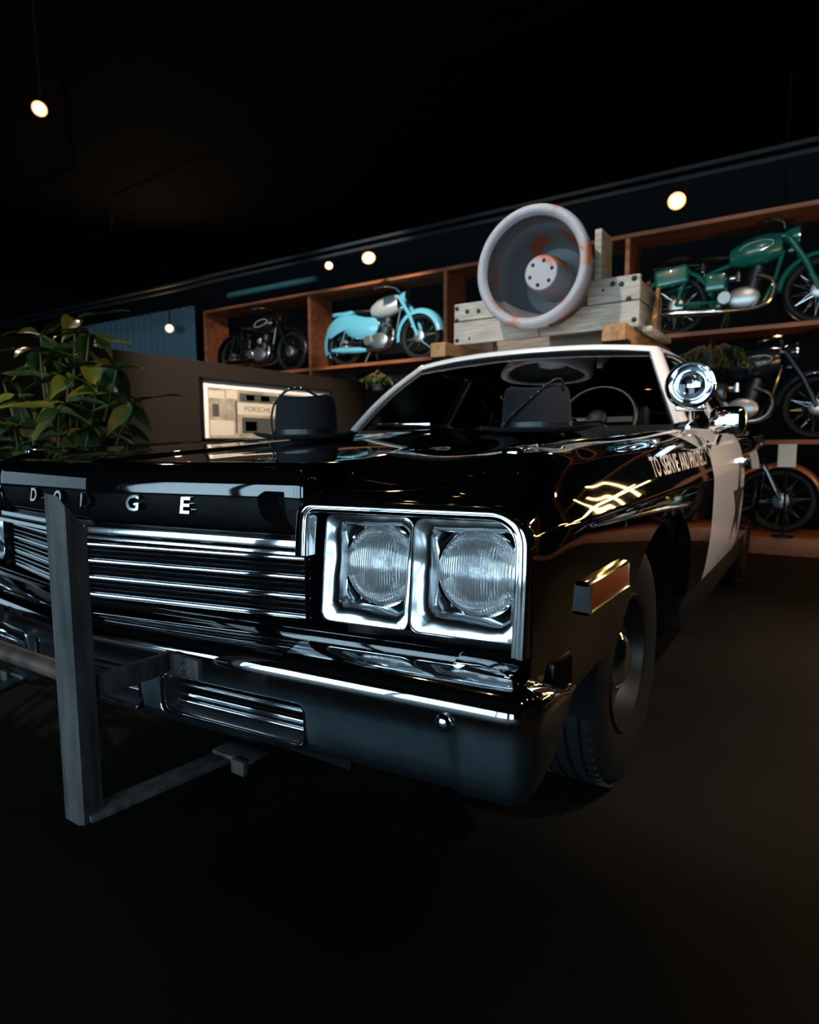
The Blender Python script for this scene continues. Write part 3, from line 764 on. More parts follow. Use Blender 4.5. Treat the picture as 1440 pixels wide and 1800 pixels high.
# roof
def roof_pt(u, v):
    ax = abs(u); yf = wtop(u)[1] - .012; y = lerp(yf, 4.02, v)
    hw = lerp(.672, .66, v)
    return (u * hw, y, 1.398 + .022 * math.sin(PI * min(1, .25 + v * .6)) - .036 * ax ** 2.6 - (.012 * (1 - v) ** 6))
rows = []
for i in range(41):
    u = -1 + 2 * i / 40; row = [roof_pt(u, k / 30) for k in range(31)]
    a = row[0]; f_ = (a[0] * .985, a[1] - .016, a[2] - .010); f2 = (a[0] * .98, a[1] - .020, a[2] - .026); f3 = (a[0] * .975, a[1] + .02, a[2] - .032)
    rows.append([f3, f2, f_] + row)
for e in (0, -1):
    sgn = -1 if e == 0 else 1; base = rows[e]
    r1 = [(p[0] + sgn * .012, p[1], p[2] - .012) for p in base]; r2 = [(p[0] + sgn * .014, p[1], p[2] - .030) for p in base]; r3 = [(p[0] - sgn * .01, p[1], p[2] - .034) for p in base]
    if e == 0: rows = [r3, r2, r1] + rows
    else: rows = rows + [r1, r2, r3]
obj('roof', grid(rows), 'white', car, ang=50)
obj('headliner', grid([[(u * .64, y, 1.352 - .02 * abs(u) ** 2) for y in (2.40, 3.2, 4.0)] for u in ysamp(-1, 1, 8)]), 'interior', car)
for s in (1, -1):
    # windscreen pillar
    rows = []
    for k in range(13):
        t = k / 12; a, b = Vector(wbase(1.0)), Vector(wtop(1.0)); c = a.lerp(b, t) + Vector((0, -.03 * math.sin(PI * t), .01 * math.sin(PI * t)))
        w_ = lerp(.058, .042, t)
        rows.append([c + Vector(q) for q in ((-.016, -.016, .0), (-.010, -.026, .006), (.012, -.022, .012), (.030, .002, .012), (.036, w_ * .6, .006), (.030, w_, -.004), (-.012, w_, -.01))])
    g = grid(rows, closed_v=True); obj('windscreen_pillar', g if s == 1 else mirx(g), 'white', car, ang=40)
    # window frames: sill trim, upper frame, centre pillar, quarter pillar
    def side(y, t): return (lerp(.885, .672, t), y, lerp(.968, 1.345, t))
    for (ya, yb_, nm) in ((3.02, 3.06, 'door_pillar'), (3.07, 3.10, 'door_pillar')):
        g = bar(side(ya, 0), side(ya + .02, 1), .03, .035, .005, (0, 1, 0)); obj(nm, g if s == 1 else mirx(g), 'white', car)
    g = tube([side(y, 0) for y in (2.06, 2.6, 3.2, 3.9)], .009, 8); obj('sill_trim', g if s == 1 else mirx(g), 'chrome', car)
    g = tube([side(2.10, .08), side(2.40, .95), (.682, 2.7, 1.352), (.682, 3.3, 1.355), (.675, 3.85, 1.345), side(4.0, .6)], .011, 8); obj('window_frame', g if s == 1 else mirx(g), 'chrome', car)
    g = grid([[(lerp(.885, .672, t), y, lerp(.968, 1.345, t)) for t in (0, .5, 1)] for y in (2.08, 2.44, 3.02)]); g = (g[0], g[1])
    V = [side(2.08, .02), side(3.02, .02), side(3.02, .98), side(2.44, .98)]; gl = (V, [(0, 1, 2, 3)])
    obj('side_window', gl if s == 1 else mirx(gl), 'sideglass', car, False)
    V = [side(3.10, .02), side(3.85, .02), side(3.80, .98), side(3.10, .98)]; gl = (V, [(0, 1, 2, 3)])
    obj('side_window', gl if s == 1 else mirx(gl), 'sideglass', car, False)
    V = [(.885, 3.86, .968), (.86, 4.52, .965), (.80, 4.50, .97), (.64, 4.02, 1.375), (.672, 3.82, 1.345), (.672, 4.0, 1.345)]
    g = grid([[(.885, 3.86, .968), (.78, 3.84, 1.16), (.674, 3.82, 1.35)], [(.868, 4.25, .968), (.775, 4.13, 1.16), (.668, 4.02, 1.362)], [(.82, 4.48, .968), (.74, 4.25, 1.17), (.62, 4.03, 1.372)]])
    obj('rear_pillar', g if s == 1 else mirx(g), 'white', car)
g = grid([[(u * .82, 4.48, .968), (u * .74, 4.26, 1.17), (u * .62, 4.03, 1.372)] for u in ysamp(-1, 1, 10)]); obj('rear_window', g, 'sideglass', car)
g = grid([[(u * .83, y, z - .02 * abs(u) ** 3) for y, z in ((4.46, .968), (4.9, .962), (5.2, .945), (5.38, .905), (5.40, .86))] for u in ysamp(-1, 1, 12)]); obj('trunk_lid', g, 'paint', car)
# interior
obj('dashboard', join(box(-.80, .80, 1.98, 2.22, .80, .955, .03, 3), box(.22, .60, 2.0, 2.2, .93, .985, .025, 3)), 'interior', car)
def seat(y):
    g = join(box(-.70, .70, y - .5, y + .05, .35, .55, .05, 3), xf(box(-.70, .70, -.07, .07, 0, .50, .05, 3), (0, y + .06, .50), (R(-12), 0, 0)))
    o = obj('bench_seat', g, 'seat', car)
    for x in (-.38, .38):
        obj('headrest', xf(box(-.13, .13, -.04, .04, 0, .14, .03, 3), (x, y + .19, .985), (R(-12), 0, 0)), 'seat', o)
seat(2.86); seat(3.85)
stw = obj('steering_wheel', xf(lathe([(.19 + .014 * math.cos(a), .014 * math.sin(a)) for a in [2 * PI * k / 12 for k in range(13)]], 40), (.40, 2.40, 1.02), (R(62), 0, 0)), 'satin', car)
sp_ = join(xf(join(bar((-.18, 0, 0), (.18, 0, 0), .03, .012), lathe([(.05, -.01), (.05, .02), (.03, .03), (0, .03)], 20), tube([(0, 0, 0), (0, 0, -.25)], .025, 10)), (.40, 2.40, 1.02), (R(62), 0, 0)))
obj('spokes', sp_, 'interior', stw)
rv = obj('rear_view_mirror', xf(join(box(-.125, .125, -.012, .012, -.03, .03, .01, 3), tube([(0, 0, .02), (0, -.01, .07)], .006, 8)), (-.03, 2.42, 1.295), (R(8), 0, R(-12))), 'satin', car)
# ---- wheels
def wheel(s, y):
    c = (s * .83, y, .355 - LIFT); rO = .355
    prof = [(.19, -.085), (.235, -.10), (.29, -.107), (.325, -.10), (.343, -.09), (.350, -.080)]
    prof2 = []
    for k, xx in enumerate((-.08, -.062, -.058, -.030, -.026, .0, .004, .030, .034, .062, .066, .08)):
        prof2.append((rO if (k // 1) % 4 in (0, 1) else rO - .008, xx))
    prof2 = [(rO - .003, -.078), (rO, -.06), (rO - .010, -.057), (rO - .010, -.052), (rO, -.049), (rO, -.022), (rO - .010, -.019), (rO - .010, -.014), (rO, -.011), (rO, .016), (rO - .010, .019), (rO - .010, .024), (rO, .027), (rO, .054), (rO - .010, .057), (rO - .010, .062), (rO - .001, .065), (rO - .003, .078)]
    full = prof + prof2 + [(r, -x) for r, x in reversed(prof)]
    g = lathe(full, 64, 'x')
    # cross sipes around the shoulder
    sip = []
    for k in range(60):
        a = 2 * PI * k / 60
        sip.append(xf(box(-.088, -.060, -.004, .004, rO - .014, rO - .0005), (0, 0, 0), (a, 0, 0))); sip.append(xf(box(.060, .088, -.004, .004, rO - .014, rO - .0005), (0, 0, 0), (a, 0, 0)))
    tw = obj('wheel', xf(join(g, *sip), c), 'rubber', car, label='black tyre on a steel wheel')
    rim = lathe([(.195, .085), (.202, .092), (.198, .098), (.186, .092), (.180, .06), (.172, .035), (.150, .030), (.125, .048), (.105, .060), (.085, .055), (.06, .052), (.0, .052)], 48, 'x')
    rim2 = lathe([(.195, .085), (.19, -.09)], 48, 'x')
    if s < 0: rim = mirx(rim)
    ro = obj('rim', xf(join(rim, rim2), c), 'rimdark', tw)
    cp = lathe([(.082, .055), (.082, .066), (.06, .085), (.03, .092), (0, .094)], 24, 'x')
    if s < 0: cp = mirx(cp)
    obj('hub_cap', xf(cp, c), 'chrome', tw)
for y in WHEEL_Y:
    for s in (1, -1): wheel(s, y)
# ---- spotlight and mirrors
sl = obj('pillar_spotlight', xf(lathe([(0, .10), (.03, .097), (.055, .08), (.070, .05), (.077, .015), (.078, 0)], 32, 'y'), (.965, 1.60, 1.105), (R(-4), 0, R(14))), 'chrome', car)
obj('spotlight_ring', xf(lathe([(.078, .012), (.083, .008), (.083, -.006), (.079, -.012), (.073, -.010), (.071, 0)], 40, 'y'), (.965, 1.60, 1.105), (R(-4), 0, R(14))), 'chrome', sl)
obj('spotlight_glass', xf(lathe([(.073, -.006), (.055, -.013), (.03, -.018), (0, -.020)], 32, 'y'), (.965, 1.60, 1.105), (R(-4), 0, R(14))), 'pane', sl)
obj('spotlight_reflector', xf(lathe([(.072, 0), (.06, .03), (.035, .052), (0, .06)], 32, 'y'), (.965, 1.60, 1.105), (R(-4), 0, R(14))), 'chrome', sl)
obj('spotlight_arm', join(tube([(.965, 1.625, 1.03), (.962, 1.66, 1.00), (.93, 1.85, .995), (.885, 2.02, .99)], .013, 12), xf(box(-.05, .05, -.02, .02, -.012, .014, .006), (.965, 1.63, 1.028))), 'chrome', sl)
for s in (1, -1):
    shell_ = xf(join(lathe([(.0, .055), (.035, .05), (.058, .03), (.066, .0), (.064, -.012), (.055, -.012), (.0, -.008)], 28, 'y')), (1.075, 1.98, .99), (0, 0, R(8)), (1.25, 1, .82))
    shell_ = xf(join(box(-.062, .062, -.035, .045, -.052, .052, .030, 4)), (1.065, 1.80, .985), (0, 0, R(-6)))
    sm = obj('door_mirror', shell_ if s == 1 else mirx(shell_), 'chrome', car)
    st_ = join(tube([(1.045, 1.81, .945), (1.02, 1.88, .90), (.970, 2.0, .895)], .009, 10), xf(lathe([(.022, 0), (.022, .006), (.012, .012)], 14, 'x'), (.972, 2.0, .892), (0, R(-20), 0)))
    obj('mirror_stem', st_ if s == 1 else mirx(st_), 'chrome', sm)

# ================================================================== ON THE CAR
def on(x, y): return (x, y, hood_z(x, y) + LIFT)
def hat(label, loc, rz, strap, lean=0.):
    h = thing('hat', label, 'hat', loc, rz, None)
    # brim
    rows = []
    for k, (rr, zz) in enumerate([(.105, .010), (.125, .006), (.155, .004), (.178, .008), (.190, .016), (.191, .020), (.178, .012), (.155, .008), (.125, .010), (.108, .018)]):
        rows.append([(rr * 1.08 * math.cos(a), rr * .92 * math.sin(a), zz + .012 * (rr / .19) ** 2 * abs(math.cos(a)) ** 3) for a in [2 * PI * j / 40 for j in range(40)]])
    obj('brim', grid(rows, closed_v=True), 'felt', h)
    rows = []
    for t, rr, zz in ((0, .112, .008), (.1, .113, .03), (.5, .110, .09), (.8, .105, .138), (.93, .098, .156), (1, .082, .165), (1.05, .05, .158), (1.1, .0, .150)):
        rows.append([(rr * 1.10 * math.cos(a), rr * .90 * math.sin(a), zz + (.006 * math.cos(2 * a) if t > .7 else 0)) for a in [2 * PI * j / 40 for j in range(40)]])
    obj('crown', grid(rows, closed_v=True), 'felt', h)
    rows = [[((rr) * 1.10 * math.cos(a), rr * .90 * math.sin(a), zz) for a in [2 * PI * j / 40 for j in range(40)]] for rr, zz in ((.1135, .012), (.1155, .014), (.1150, .040), (.1128, .042))]
    obj('hat_band', grid(rows, closed_v=True), 'ribbon', h)
    pts = spline(strap, 8); so = obj('strap', tube(pts, [.0045] * len(pts), 8), 'ribbon', h)
    n = len(pts)
    bead = join(*[ellipsoid(tuple(Vector(p) + Vector((0, -.004, .003))), (.0045, .0045, .0045), 8, 6) for p in pts[n // 3: 2 * n // 3: 3]])
    obj('studs', bead, 'chrome', so)
    return h
h1 = hat('black felt hat on the hood nearer the grille, strap over its crown', on(-.075, .76), R(28),
    [(-.125, -.02, .01), (-.135, -.02, .07), (-.115, -.03, .14), (-.06, -.04, .185), (.0, -.03, .19), (.035, -.02, .172), (.05, -.01, .165)])
h1.scale = (.84, .84, .88)
hat('black felt hat on the hood nearer the windshield, strap leaning across its crown', on(.50, 1.34), R(12),
    [(-.105, -.075, .02), (-.06, -.105, .07), (.0, -.102, .12), (.05, -.08, .165), (.085, -.06, .185), (.098, -.05, .172), (.105, -.045, .150)])

# roof load: crate and siren
ZL = LIFT
cr = thing('wooden_crate', 'weathered pale plank crate on rails across the white car roof', 'crate', (0, 2.65, 1.40 + ZL))
def cz(z): return z - 1.40
def plank(x0, x1, y0, y1, z0_, z1_, m='board', nm='plank'):
    return obj(nm, box(x0, x1, y0, y1, cz(z0_), cz(z1_), .004, 1), m, cr)
def notched(x0, x1, z0_, z1_, d, side_z=None):
    top = []
    for x in ysamp(x0, x1, 40):
        q = .292 ** 2 - (x - .012) ** 2
        top.append((x, cz(min(z1_, max(z0_ + .02, 1.842 - q ** .5)) if q > 0 else z1_)))
    obj('plank', prism([(x1, cz(z0_)), (x0, cz(z0_))] + top, d, d + .028), 'board', cr, False)
notched(-.565, -.018, 1.51, 1.641, 0); notched(-.012, .530, 1.51, 1.641, 0)
plank(-.565, -.235, .002, .030, 1.647, 1.752); plank(.255, .532, .002, .030, 1.647, 1.776)
for x in (-.565, .502):
    plank(x, x + .028, .03, .50, 1.51, 1.641); plank(x, x + .028, .03, .50, 1.647, 1.752)
plank(-.565, .530, .50, .528, 1.51, 1.641); plank(-.565, .530, .50, .528, 1.647, 1.752)
for x0, x1 in ((-.64, -.535), (.385, .505)):
    obj('rail', box(x0, x1, -.16, .95, cz(1.425), cz(1.508), .006), 'newwood', cr)
    obj('rail_foot', box(x0 - .004, x1 + .004, -.14, -.06, cz(1.398), cz(1.432), .006), 'dark', cr)
    obj('rail_foot', box(x0 - .004, x1 + .004, .75, .85, cz(1.398), cz(1.432), .006), 'dark', cr)
obj('brace', bar((.545, .36, cz(1.74)), (.585, .10, cz(1.53)), .022, .075, .004), 'newwood', cr)
obj('brace', bar((.56, .55, cz(1.50)), (.56, .05, cz(1.50)), .05, .03, .004), 'board', cr)
bts = [(-.545, 1.725), (-.475, 1.70), (-.545, 1.655), (-.545, 1.535), (-.40, 1.695), (-.46, 1.54), (.50, 1.755), (.435, 1.735), (.475, 1.655), (.505, 1.545), (.39, 1.74), (.34, 1.715)]
for i, (x, z) in enumerate(bts):
    obj('bolt_head', xf(dome(.011 if i not in (5, 11) else .006, .007, 10), (x, .0, cz(z)), (PI, 0, 0)), 'bolt', cr)
si = thing('siren_horn', 'large round grey siren horn with orange rust patches, bolted hub inside', 'siren', (.012, 2.45, 1.842 + ZL))
sr = thing_root = None
hb = lathe([(.262, .012), (.272, -.006), (.288, -.016), (.304, -.015), (.316, -.002), (.320, .018), (.316, .045), (.308, .052), (.306, .075), (.298, .082), (.290, .10), (.272, .20), (.245, .34), (.222, .46), (.21, .60), (.18, .66), (0, .66)], 72, 'y')
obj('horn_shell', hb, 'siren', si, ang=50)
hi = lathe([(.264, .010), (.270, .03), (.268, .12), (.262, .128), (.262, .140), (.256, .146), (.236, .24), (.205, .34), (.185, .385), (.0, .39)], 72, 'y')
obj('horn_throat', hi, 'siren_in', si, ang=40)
obj('rust_ring', lathe([(.2695, .118), (.266, .124), (.2615, .132), (.263, .138), (.270, .13)], 72, 'y'), 'rustring', si)
hub = obj('hub', lathe([(.115, .39), (.112, .25), (.102, .19), (.098, .165), (.097, .150), (.090, .141), (.0, .139)], 40, 'y'), 'siren', si, ang=40)
for k in range(6):
    a = R(15 + 60 * k); obj('bolt', xf(dome(.0085, .008, 10), (.066 * math.cos(a), .140, .066 * math.sin(a)), (PI, 0, 0)), 'bolt', hub)
# wooden cradle behind the horn rim
obj('cradle_board', box(.277, .315, .20, .40, -.085, .195, .004), 'board', si)

# ================================================================== SHELVING
SY0 = 6.37; SD = .50
shz = [.932 + ZL, 2.048 + ZL, 3.138 + ZL]
shx = [-7.40, -5.09, -2.79, -.535, 1.73, 4.0]
sh = thing('display_shelf', 'tall red-brown wooden shelving wall holding rows of motorcycles', 'shelf', (-2, SY0, 0))
for z in [.06] + shz:
    for a, b in zip(shx[:-1], shx[1:]):
        obj('shelf_board', box(a + 2, b + 2, 0, SD, z - .045, z + .0, .003, 1), 'shelf', sh)
for x in shx:
    for a, b in zip([.06] + shz[:-1], shz):
        obj('upright', box(x + 2 - .045 + .045, x + 2 + .05, .004, SD, a, b - .045, .003, 1), 'shelf', sh)

# ================================================================== MOTORCYCLES
def motorcycle(label, loc, rz, body, tank, fork, style, lean=0, sc=1.0, acc='chromeb'):
    b = thing('motorcycle', label, 'motorcycle', loc, rz)
    b.scale = (sc, sc, sc)
    RW = .315; WB = 1.29; xr, xfw = -.62, .67
    def whl(x, nm):
        g = lathe([(RW - .042 + .040 * math.cos(a), .043 * math.sin(a)) for a in [2 * PI * k / 10 for k in range(11)]], 40, 'y')
        t = obj(nm, xf(g, (x, 0, RW)), 'rubber', b)
        g = lathe([(.262, -.03), (.268, -.026), (.252, -.012), (.250, .012), (.268, .026), (.262, .03)], 40, 'y')
        obj('rim', xf(g, (x, 0, RW)), acc, t)
        g = lathe([(0, -.07), (.05, -.07), (.075, -.06), (.078, -.02), (.06, .02), (.05, .07), (0, .07)], 20, 'y')
        obj('hub', xf(g, (x, 0, RW)), 'alu', t)
        sp = []
        for k in range(28):
            a = 2 * PI * k / 28; a2 = a + (.35 if k % 2 else -.35); yo = .05 if k % 4 < 2 else -.05
            sp.append(tube([(x + .06 * math.cos(a), yo, RW + .06 * math.sin(a)), (x + .254 * math.cos(a2), 0, RW + .254 * math.sin(a2))], .0028, 4, False))
        obj('spokes', join(*sp), 'chromeb', t)
    whl(xr, 'rear_wheel'); whl(xfw, 'front_wheel')
    def fender(x, a0, a1, r, wd, m, nm, drop=.0):
        rows = []
        for k in range(25):
            a = R(lerp(a0, a1, k / 24)); row = []
            for q in range(9):
                t = -1 + 2 * q / 8
                rr = r - .05 * abs(t) ** 2.2 - drop * max(0, abs(t) - .5)
                row.append((x + rr * math.cos(a), wd * math.sin(t * PI / 2), RW + rr * math.sin(a)))
            rows.append(row)
        return obj(nm, grid(rows), m, b, ang=60)
    deep = style in ('blue',)
    fender(xfw, -8 if not deep else 8, 175 if not deep else 190, .375, .075 if not deep else .085, body, 'front_fender', .06 if deep else 0)
    fender(xr, 10, 205, .375, .085 if not deep else .10, body, 'rear_fender', .10 if deep else 0)
    # fork
    hx_, hz_ = .36, .88
    fk = join(*[tube([(hx_ + .02, s * .085, hz_ - .02), (lerp(hx_, xfw, .5) + .03, s * .085, lerp(hz_, RW, .5)), (xfw, s * .085, RW)], [.026, .026, .02], 10) for s in (1, -1)], bar((hx_ + .0, -.10, hz_ - .02), (hx_, .10, hz_ - .02), .06, .03, .005), bar((hx_ + .06, -.10, hz_ - .17), (hx_ + .06, .10, hz_ - .17), .05, .03, .005))
    obj('fork', fk, fork, b)
    # frame
    fg = join(tube([(hx_ - .02, 0, hz_ - .05), (.05, 0, .72), (-.28, 0, .62), (xr, .0, .46)], .02, 8), tube([(hx_ - .01, 0, hz_ - .14), (.28, 0, .45), (.18, 0, .24), (-.22, 0, .22), (-.38, 0, .38), (-.28, 0, .62)], .018, 8),
              *[tube([(xr, s * .09, RW), (-.25, s * .08, .30)], .015, 8) for s in (1, -1)], *[tube([(xr, s * .10, RW), (xr + .13, s * .10, .66)], .017, 8) for s in (1, -1)])
    obj('frame', fg, 'blackp' if style != 'green' else body, b)
    # tank: teardrop
    rows = []
    for k in range(17):
        t = k / 16; x = lerp(-.12, .34, t)
        wd = .02 + .12 * math.sin(PI * min(1, t * .72 + .10)) ** .8; hh = .03 + .115 * math.sin(PI * min(1, t * .66 + .12)) ** .8
        zc_ = lerp(.735, .80, t)
        rows.append([(x, wd * math.cos(a), zc_ + hh * math.sin(a)) for a in [2 * PI * j / 18 for j in range(18)]])
    tk = obj('fuel_tank', grid(rows, closed_v=True), tank, b, ang=60)
    V, F = tk.data.vertices, None
    obj('filler_cap', xf(lathe([(.028, 0), (.028, .02), (.015, .028), (0, .028)], 14), (.16, 0, .885)), 'chromeb', tk)
    if style in ('black', 'green'):
        for s in (1, -1):
            ln = []
            for k in range(24):
                a = 2 * PI * k / 24; x = .12 + .15 * math.cos(a); z = .785 + .02 * math.cos(a) + .05 * math.sin(a)
                t = (x + .12) / .46; wd = .02 + .12 * math.sin(PI * min(1, t * .72 + .10)) ** .8
                hh = .03 + .115 * math.sin(PI * min(1, t * .66 + .12)) ** .8; zc_ = lerp(.735, .80, t)
                q = max(0, 1 - ((z - zc_) / hh) ** 2) ** .5
                ln.append((x, s * (wd * q + .001), z))
            obj('tank_line', tube(ln, .005, 6, False, True), 'cream' if style == 'black' else 'chromeb', tk)
    # seat
    rows = []
    for k in range(13):
        t = k / 12; x = lerp(-.42, -.10, t); wd = lerp(.13, .05, t ** 1.4); zc_ = lerp(.735, .745, t) + .03 * (1 - t) ** 3
        e = math.sin(PI * min(1, max(.04, t * .96 + .02))) ** .35
        rows.append([(x, wd * e * math.cos(a), zc_ + .032 * e * math.sin(a)) for a in [2 * PI * j / 14 for j in range(14)]])
    st = obj('saddle', grid(rows, closed_v=True), 'leather', b, ang=60)
    obj('saddle_springs', join(*[tube([(-.37 + .012 * math.cos(q * .9), s * .07 + .012 * math.sin(q * .9), .62 + .0035 * q) for q in range(28)], .004, 5) for s in (1, -1)]), 'chromeb', st)
    # engine
    eg = join(xf(lathe([(.0, -.10), (.085, -.10), (.11, -.085), (.115, .085), (.085, .10), (0, .10)], 24, 'y'), (.02, 0, .32), (0, 0, 0), (1.35, 1, .95)), xf(lathe([(0, -.12), (.06, -.12), (.07, -.11), (.07, .11), (.06, .12), (0, .12)], 20, 'y'), (-.15, 0, .33)))
    en = obj('engine', eg, 'alu', b, ang=40)
    cyl = []
    for k in range(8): cyl.append(lathe([(.045, .085 + k * .024), (.082, .086 + k * .024), (.082, .095 + k * .024), (.045, .096 + k * .024)], 18))
    cyl.append(lathe([(.05, .08), (.05, .30), (.03, .31), (0, .31)], 14))
    obj('cylinder', xf(join(*cyl), (.07, 0, .33), (0, R(14), 0)), 'iron', en)
    obj('carburettor', xf(join(lathe([(.03, 0), (.03, .09), (0, .09)], 12, 'z', True), xf(lathe([(.035, 0), (.042, .05), (.042, .07), (0, .07)], 12, 'x'), (-.10, 0, .04))), (-.04, .03, .50)), 'chromeb', en)
    # exhaust
    for s in ((-1,) if style != 'black' else (-1, 1)):
        pts = spline([(.13, s * .07, .52), (.27, s * .10, .45), (.28, s * .115, .30), (.16, s * .12, .20), (-.15, s * .125, .19)], 8)
        ex = obj('exhaust_pipe', tube(pts, .021, 10), 'chromeb', b)
        obj('silencer', tube([(-.15, s * .125, .19), (-.20, s * .125, .195), (-.26, s * .125, .20), (-.62, s * .125, .225), (-.78, s * .125, .235), (-.80, s * .125, .236)], [.021, .03, .042, .044, .025, .012], 14), body if style == 'blue' else 'chromeb', ex)
    # side covers / rear bodywork
    if style == 'blue':
        poly = spline([(-.86, .42, 0), (-.90, .55, 0), (-.72, .70, 0), (-.45, .715, 0), (-.22, .66, 0), (-.02, .62, 0), (.02, .50, 0), (-.06, .40, 0), (-.25, .36, 0), (-.45, .40, 0), (-.62, .50, 0), (-.75, .45, 0)], 4, True)
        for s in (1, -1):
            n = len(poly); c_ = (-.38, .55)
            V = [(p.x, s * .085, p.y) for p in poly] + [(lerp(p.x, c_[0], .35), s * .135, lerp(p.y, c_[1], .35)) for p in poly] + [(c_[0], s * .14, c_[1])]
            F = [(i, (i + 1) % n, n + (i + 1) % n, n + i) for i in range(n)] + [(n + i, n + (i + 1) % n, 2 * n) for i in range(n)]
            obj('side_cover', (V, F), body, b, ang=60)
        obj('tail_seat', xf(box(-.19, .19, -.10, .10, 0, .06, .028, 3), (-.62, 0, .715)), body, b)
    else:
        for s in (1, -1):
            obj('tool_box', xf(box(-.10, .10, -.025, .025, -.09, .09, .022, 3), (-.24, s * .09, .50)), body, b)
    if style == 'green':
        for s in (1, -1):
            obj('saddle_bag', xf(box(-.17, .17, -.04, .04, -.10, .10, .038, 4), (-.66, s * .14, .60), (0, R(-6), 0)), body, b)
        obj('luggage_rack', join(*[tube([(-.40, s * .08, .70), (-.85, s * .08, .725)], .008, 6) for s in (1, -1)], *[tube([(x, -.08, .715), (x, .08, .715)], .007, 6) for x in (-.5, -.62, -.74, -.85)]), 'blackp', b)
        obj('passenger_saddle', xf(ellipsoid((0, 0, 0), (.15, .11, .04), 18, 8), (-.62, 0, .79)), 'leather', b)
    obj('chain_case', xf(box(-.24, .24, -.014, .014, -.045, .045, .012, 3), (-.40, .12, .32)), body, b)
    # headlamp, bars, tail lamp
    hl = obj('headlamp', xf(lathe([(0, -.13), (.04, -.12), (.075, -.07), (.088, 0), (.090, .02)], 24, 'x'), (hx_ + .10, 0, hz_ - .02)), fork if style == 'green' else 'blackp' if style == 'black' else fork, b)
    obj('lamp_rim', xf(lathe([(.088, .012), (.096, .016), (.096, .03), (.084, .034), (.06, .044), (0, .050)], 24, 'x'), (hx_ + .10, 0, hz_ - .02)), 'chromeb', hl)
    hb_ = spline([(hx_ - .20, -.34, hz_ + .06), (hx_ - .10, -.30, hz_ + .09), (hx_ - .02, -.14, hz_ + .10), (hx_ - .01, 0, hz_ + .05), (hx_ - .02, .14, hz_ + .10), (hx_ - .10, .30, hz_ + .09), (hx_ - .20, .34, hz_ + .06)], 5)
    h2 = obj('handlebar', tube(hb_, .012, 8), 'chromeb', b)
    for s in (1, -1):
        obj('grip', tube([(hx_ - .11, s * .30, hz_ + .088), (hx_ - .21, s * .345, hz_ + .058)], .019, 10), 'rubber', h2)
        obj('brake_lever', tube([(hx_ - .07, s * .26, hz_ + .105), (hx_ - .02, s * .31, hz_ + .10), (hx_ - .16, s * .40, hz_ + .075)], .006, 6), 'chromeb', h2)
    obj('tail_lamp', xf(ellipsoid((0, 0, 0), (.03, .035, .03), 12, 8), (xr - .30, 0, .60)), 'maroon', b)
    obj('kick_stand', join(*[tube([(-.12, s * .06, .22), (-.16, s * .16, .01)], .012, 8) for s in (1, -1)]), 'iron', b)
    return b
SBZ = shz[1]
motorcycle('black vintage motorcycle with cream-lined tank on the top shelf', (-6.32, SY0 + .25, SBZ), 0, 'blackp', 'blackp', 'blackp', 'black')
motorcycle('sky blue vintage motorcycle with silver tank on the top shelf', (-3.955, SY0 + .25, SBZ), 0, 'blue', 'silver', 'blue', 'blue')
motorcycle('sea green vintage motorcycle with rear side bags on the top shelf', (.585, SY0 + .25, SBZ), 0, 'green', 'green', 'green', 'green')
motorcycle('dark navy vintage motorcycle on the middle shelf', (.62, SY0 + .25, shz[0]), 0, 'navy', 'navy', 'navy', 'black')
motorcycle('rust-red vintage motorcycle on the low floor platform', (.42, 5.98, .16), 0, 'maroon', 'maroon', 'blackp', 'green', sc=.95)
motorcycle('plain black vintage motorcycle on the low floor platform, far end', (2.55, 5.95, .16), 0, 'blackp', 'navy', 'blackp', 'black')
tag(obj('display_platform', box(-.6, 6.0, 5.60, 6.36, 0, .16, .01), 'shelf', None), 'low red-brown wooden platform below the shelving wall', 'platform')
ic = thing('info_card', 'white information card standing by the motorcycles on the platform', 'sign', (1.10, 5.66, .16))
obj('stand', join(tube([(0, .02, 0), (0, .02, .62)], .010, 8), lathe([(.09, 0), (.09, .012), (.02, .02)], 20, 'z', True)), 'satin', ic)
obj('card', box(-.07, .07, 0, .008, .62, .82, .002, 1), 'card', ic)

# ================================================================== PLANTS
def leaf_mesh(name, L, W, m, droop=.25):
    rows = []
    for k in range(9):
        t = k / 8; wd = W * math.sin(PI * t ** .8) ** .9 * (1 - .25 * t) if 0 < t < 1 else .0008
        x = L * t; z = -droop * L * t * t
        rows.append([(x, q * wd, z + abs(q) * wd * .35 + (.006 * math.sin(9 * t) * abs(q))) for q in (-1, -.5, 0, .5, 1)])
    me = mesh_of(grid(rows), name, True, 70); me.materials.append(M[m]); return me
LEAVES = [leaf_mesh('leaf', .22, .038, 'leaf'), leaf_mesh('leaf', .20, .042, 'leaf', .45), leaf_mesh('leaf', .24, .036, 'leaf', .1), leaf_mesh('leaf', .19, .046, 'leaf2', .5)]
def put_leaf(parent, p, az, el, sc, me, roll=0):
    o = bpy.data.objects.new('leaf', me); COL.objects.link(o); o.parent = parent; o.location = p
    o.rotation_euler = Euler((roll, -el, az), 'XYZ'); o.scale = (sc, sc, sc); return o
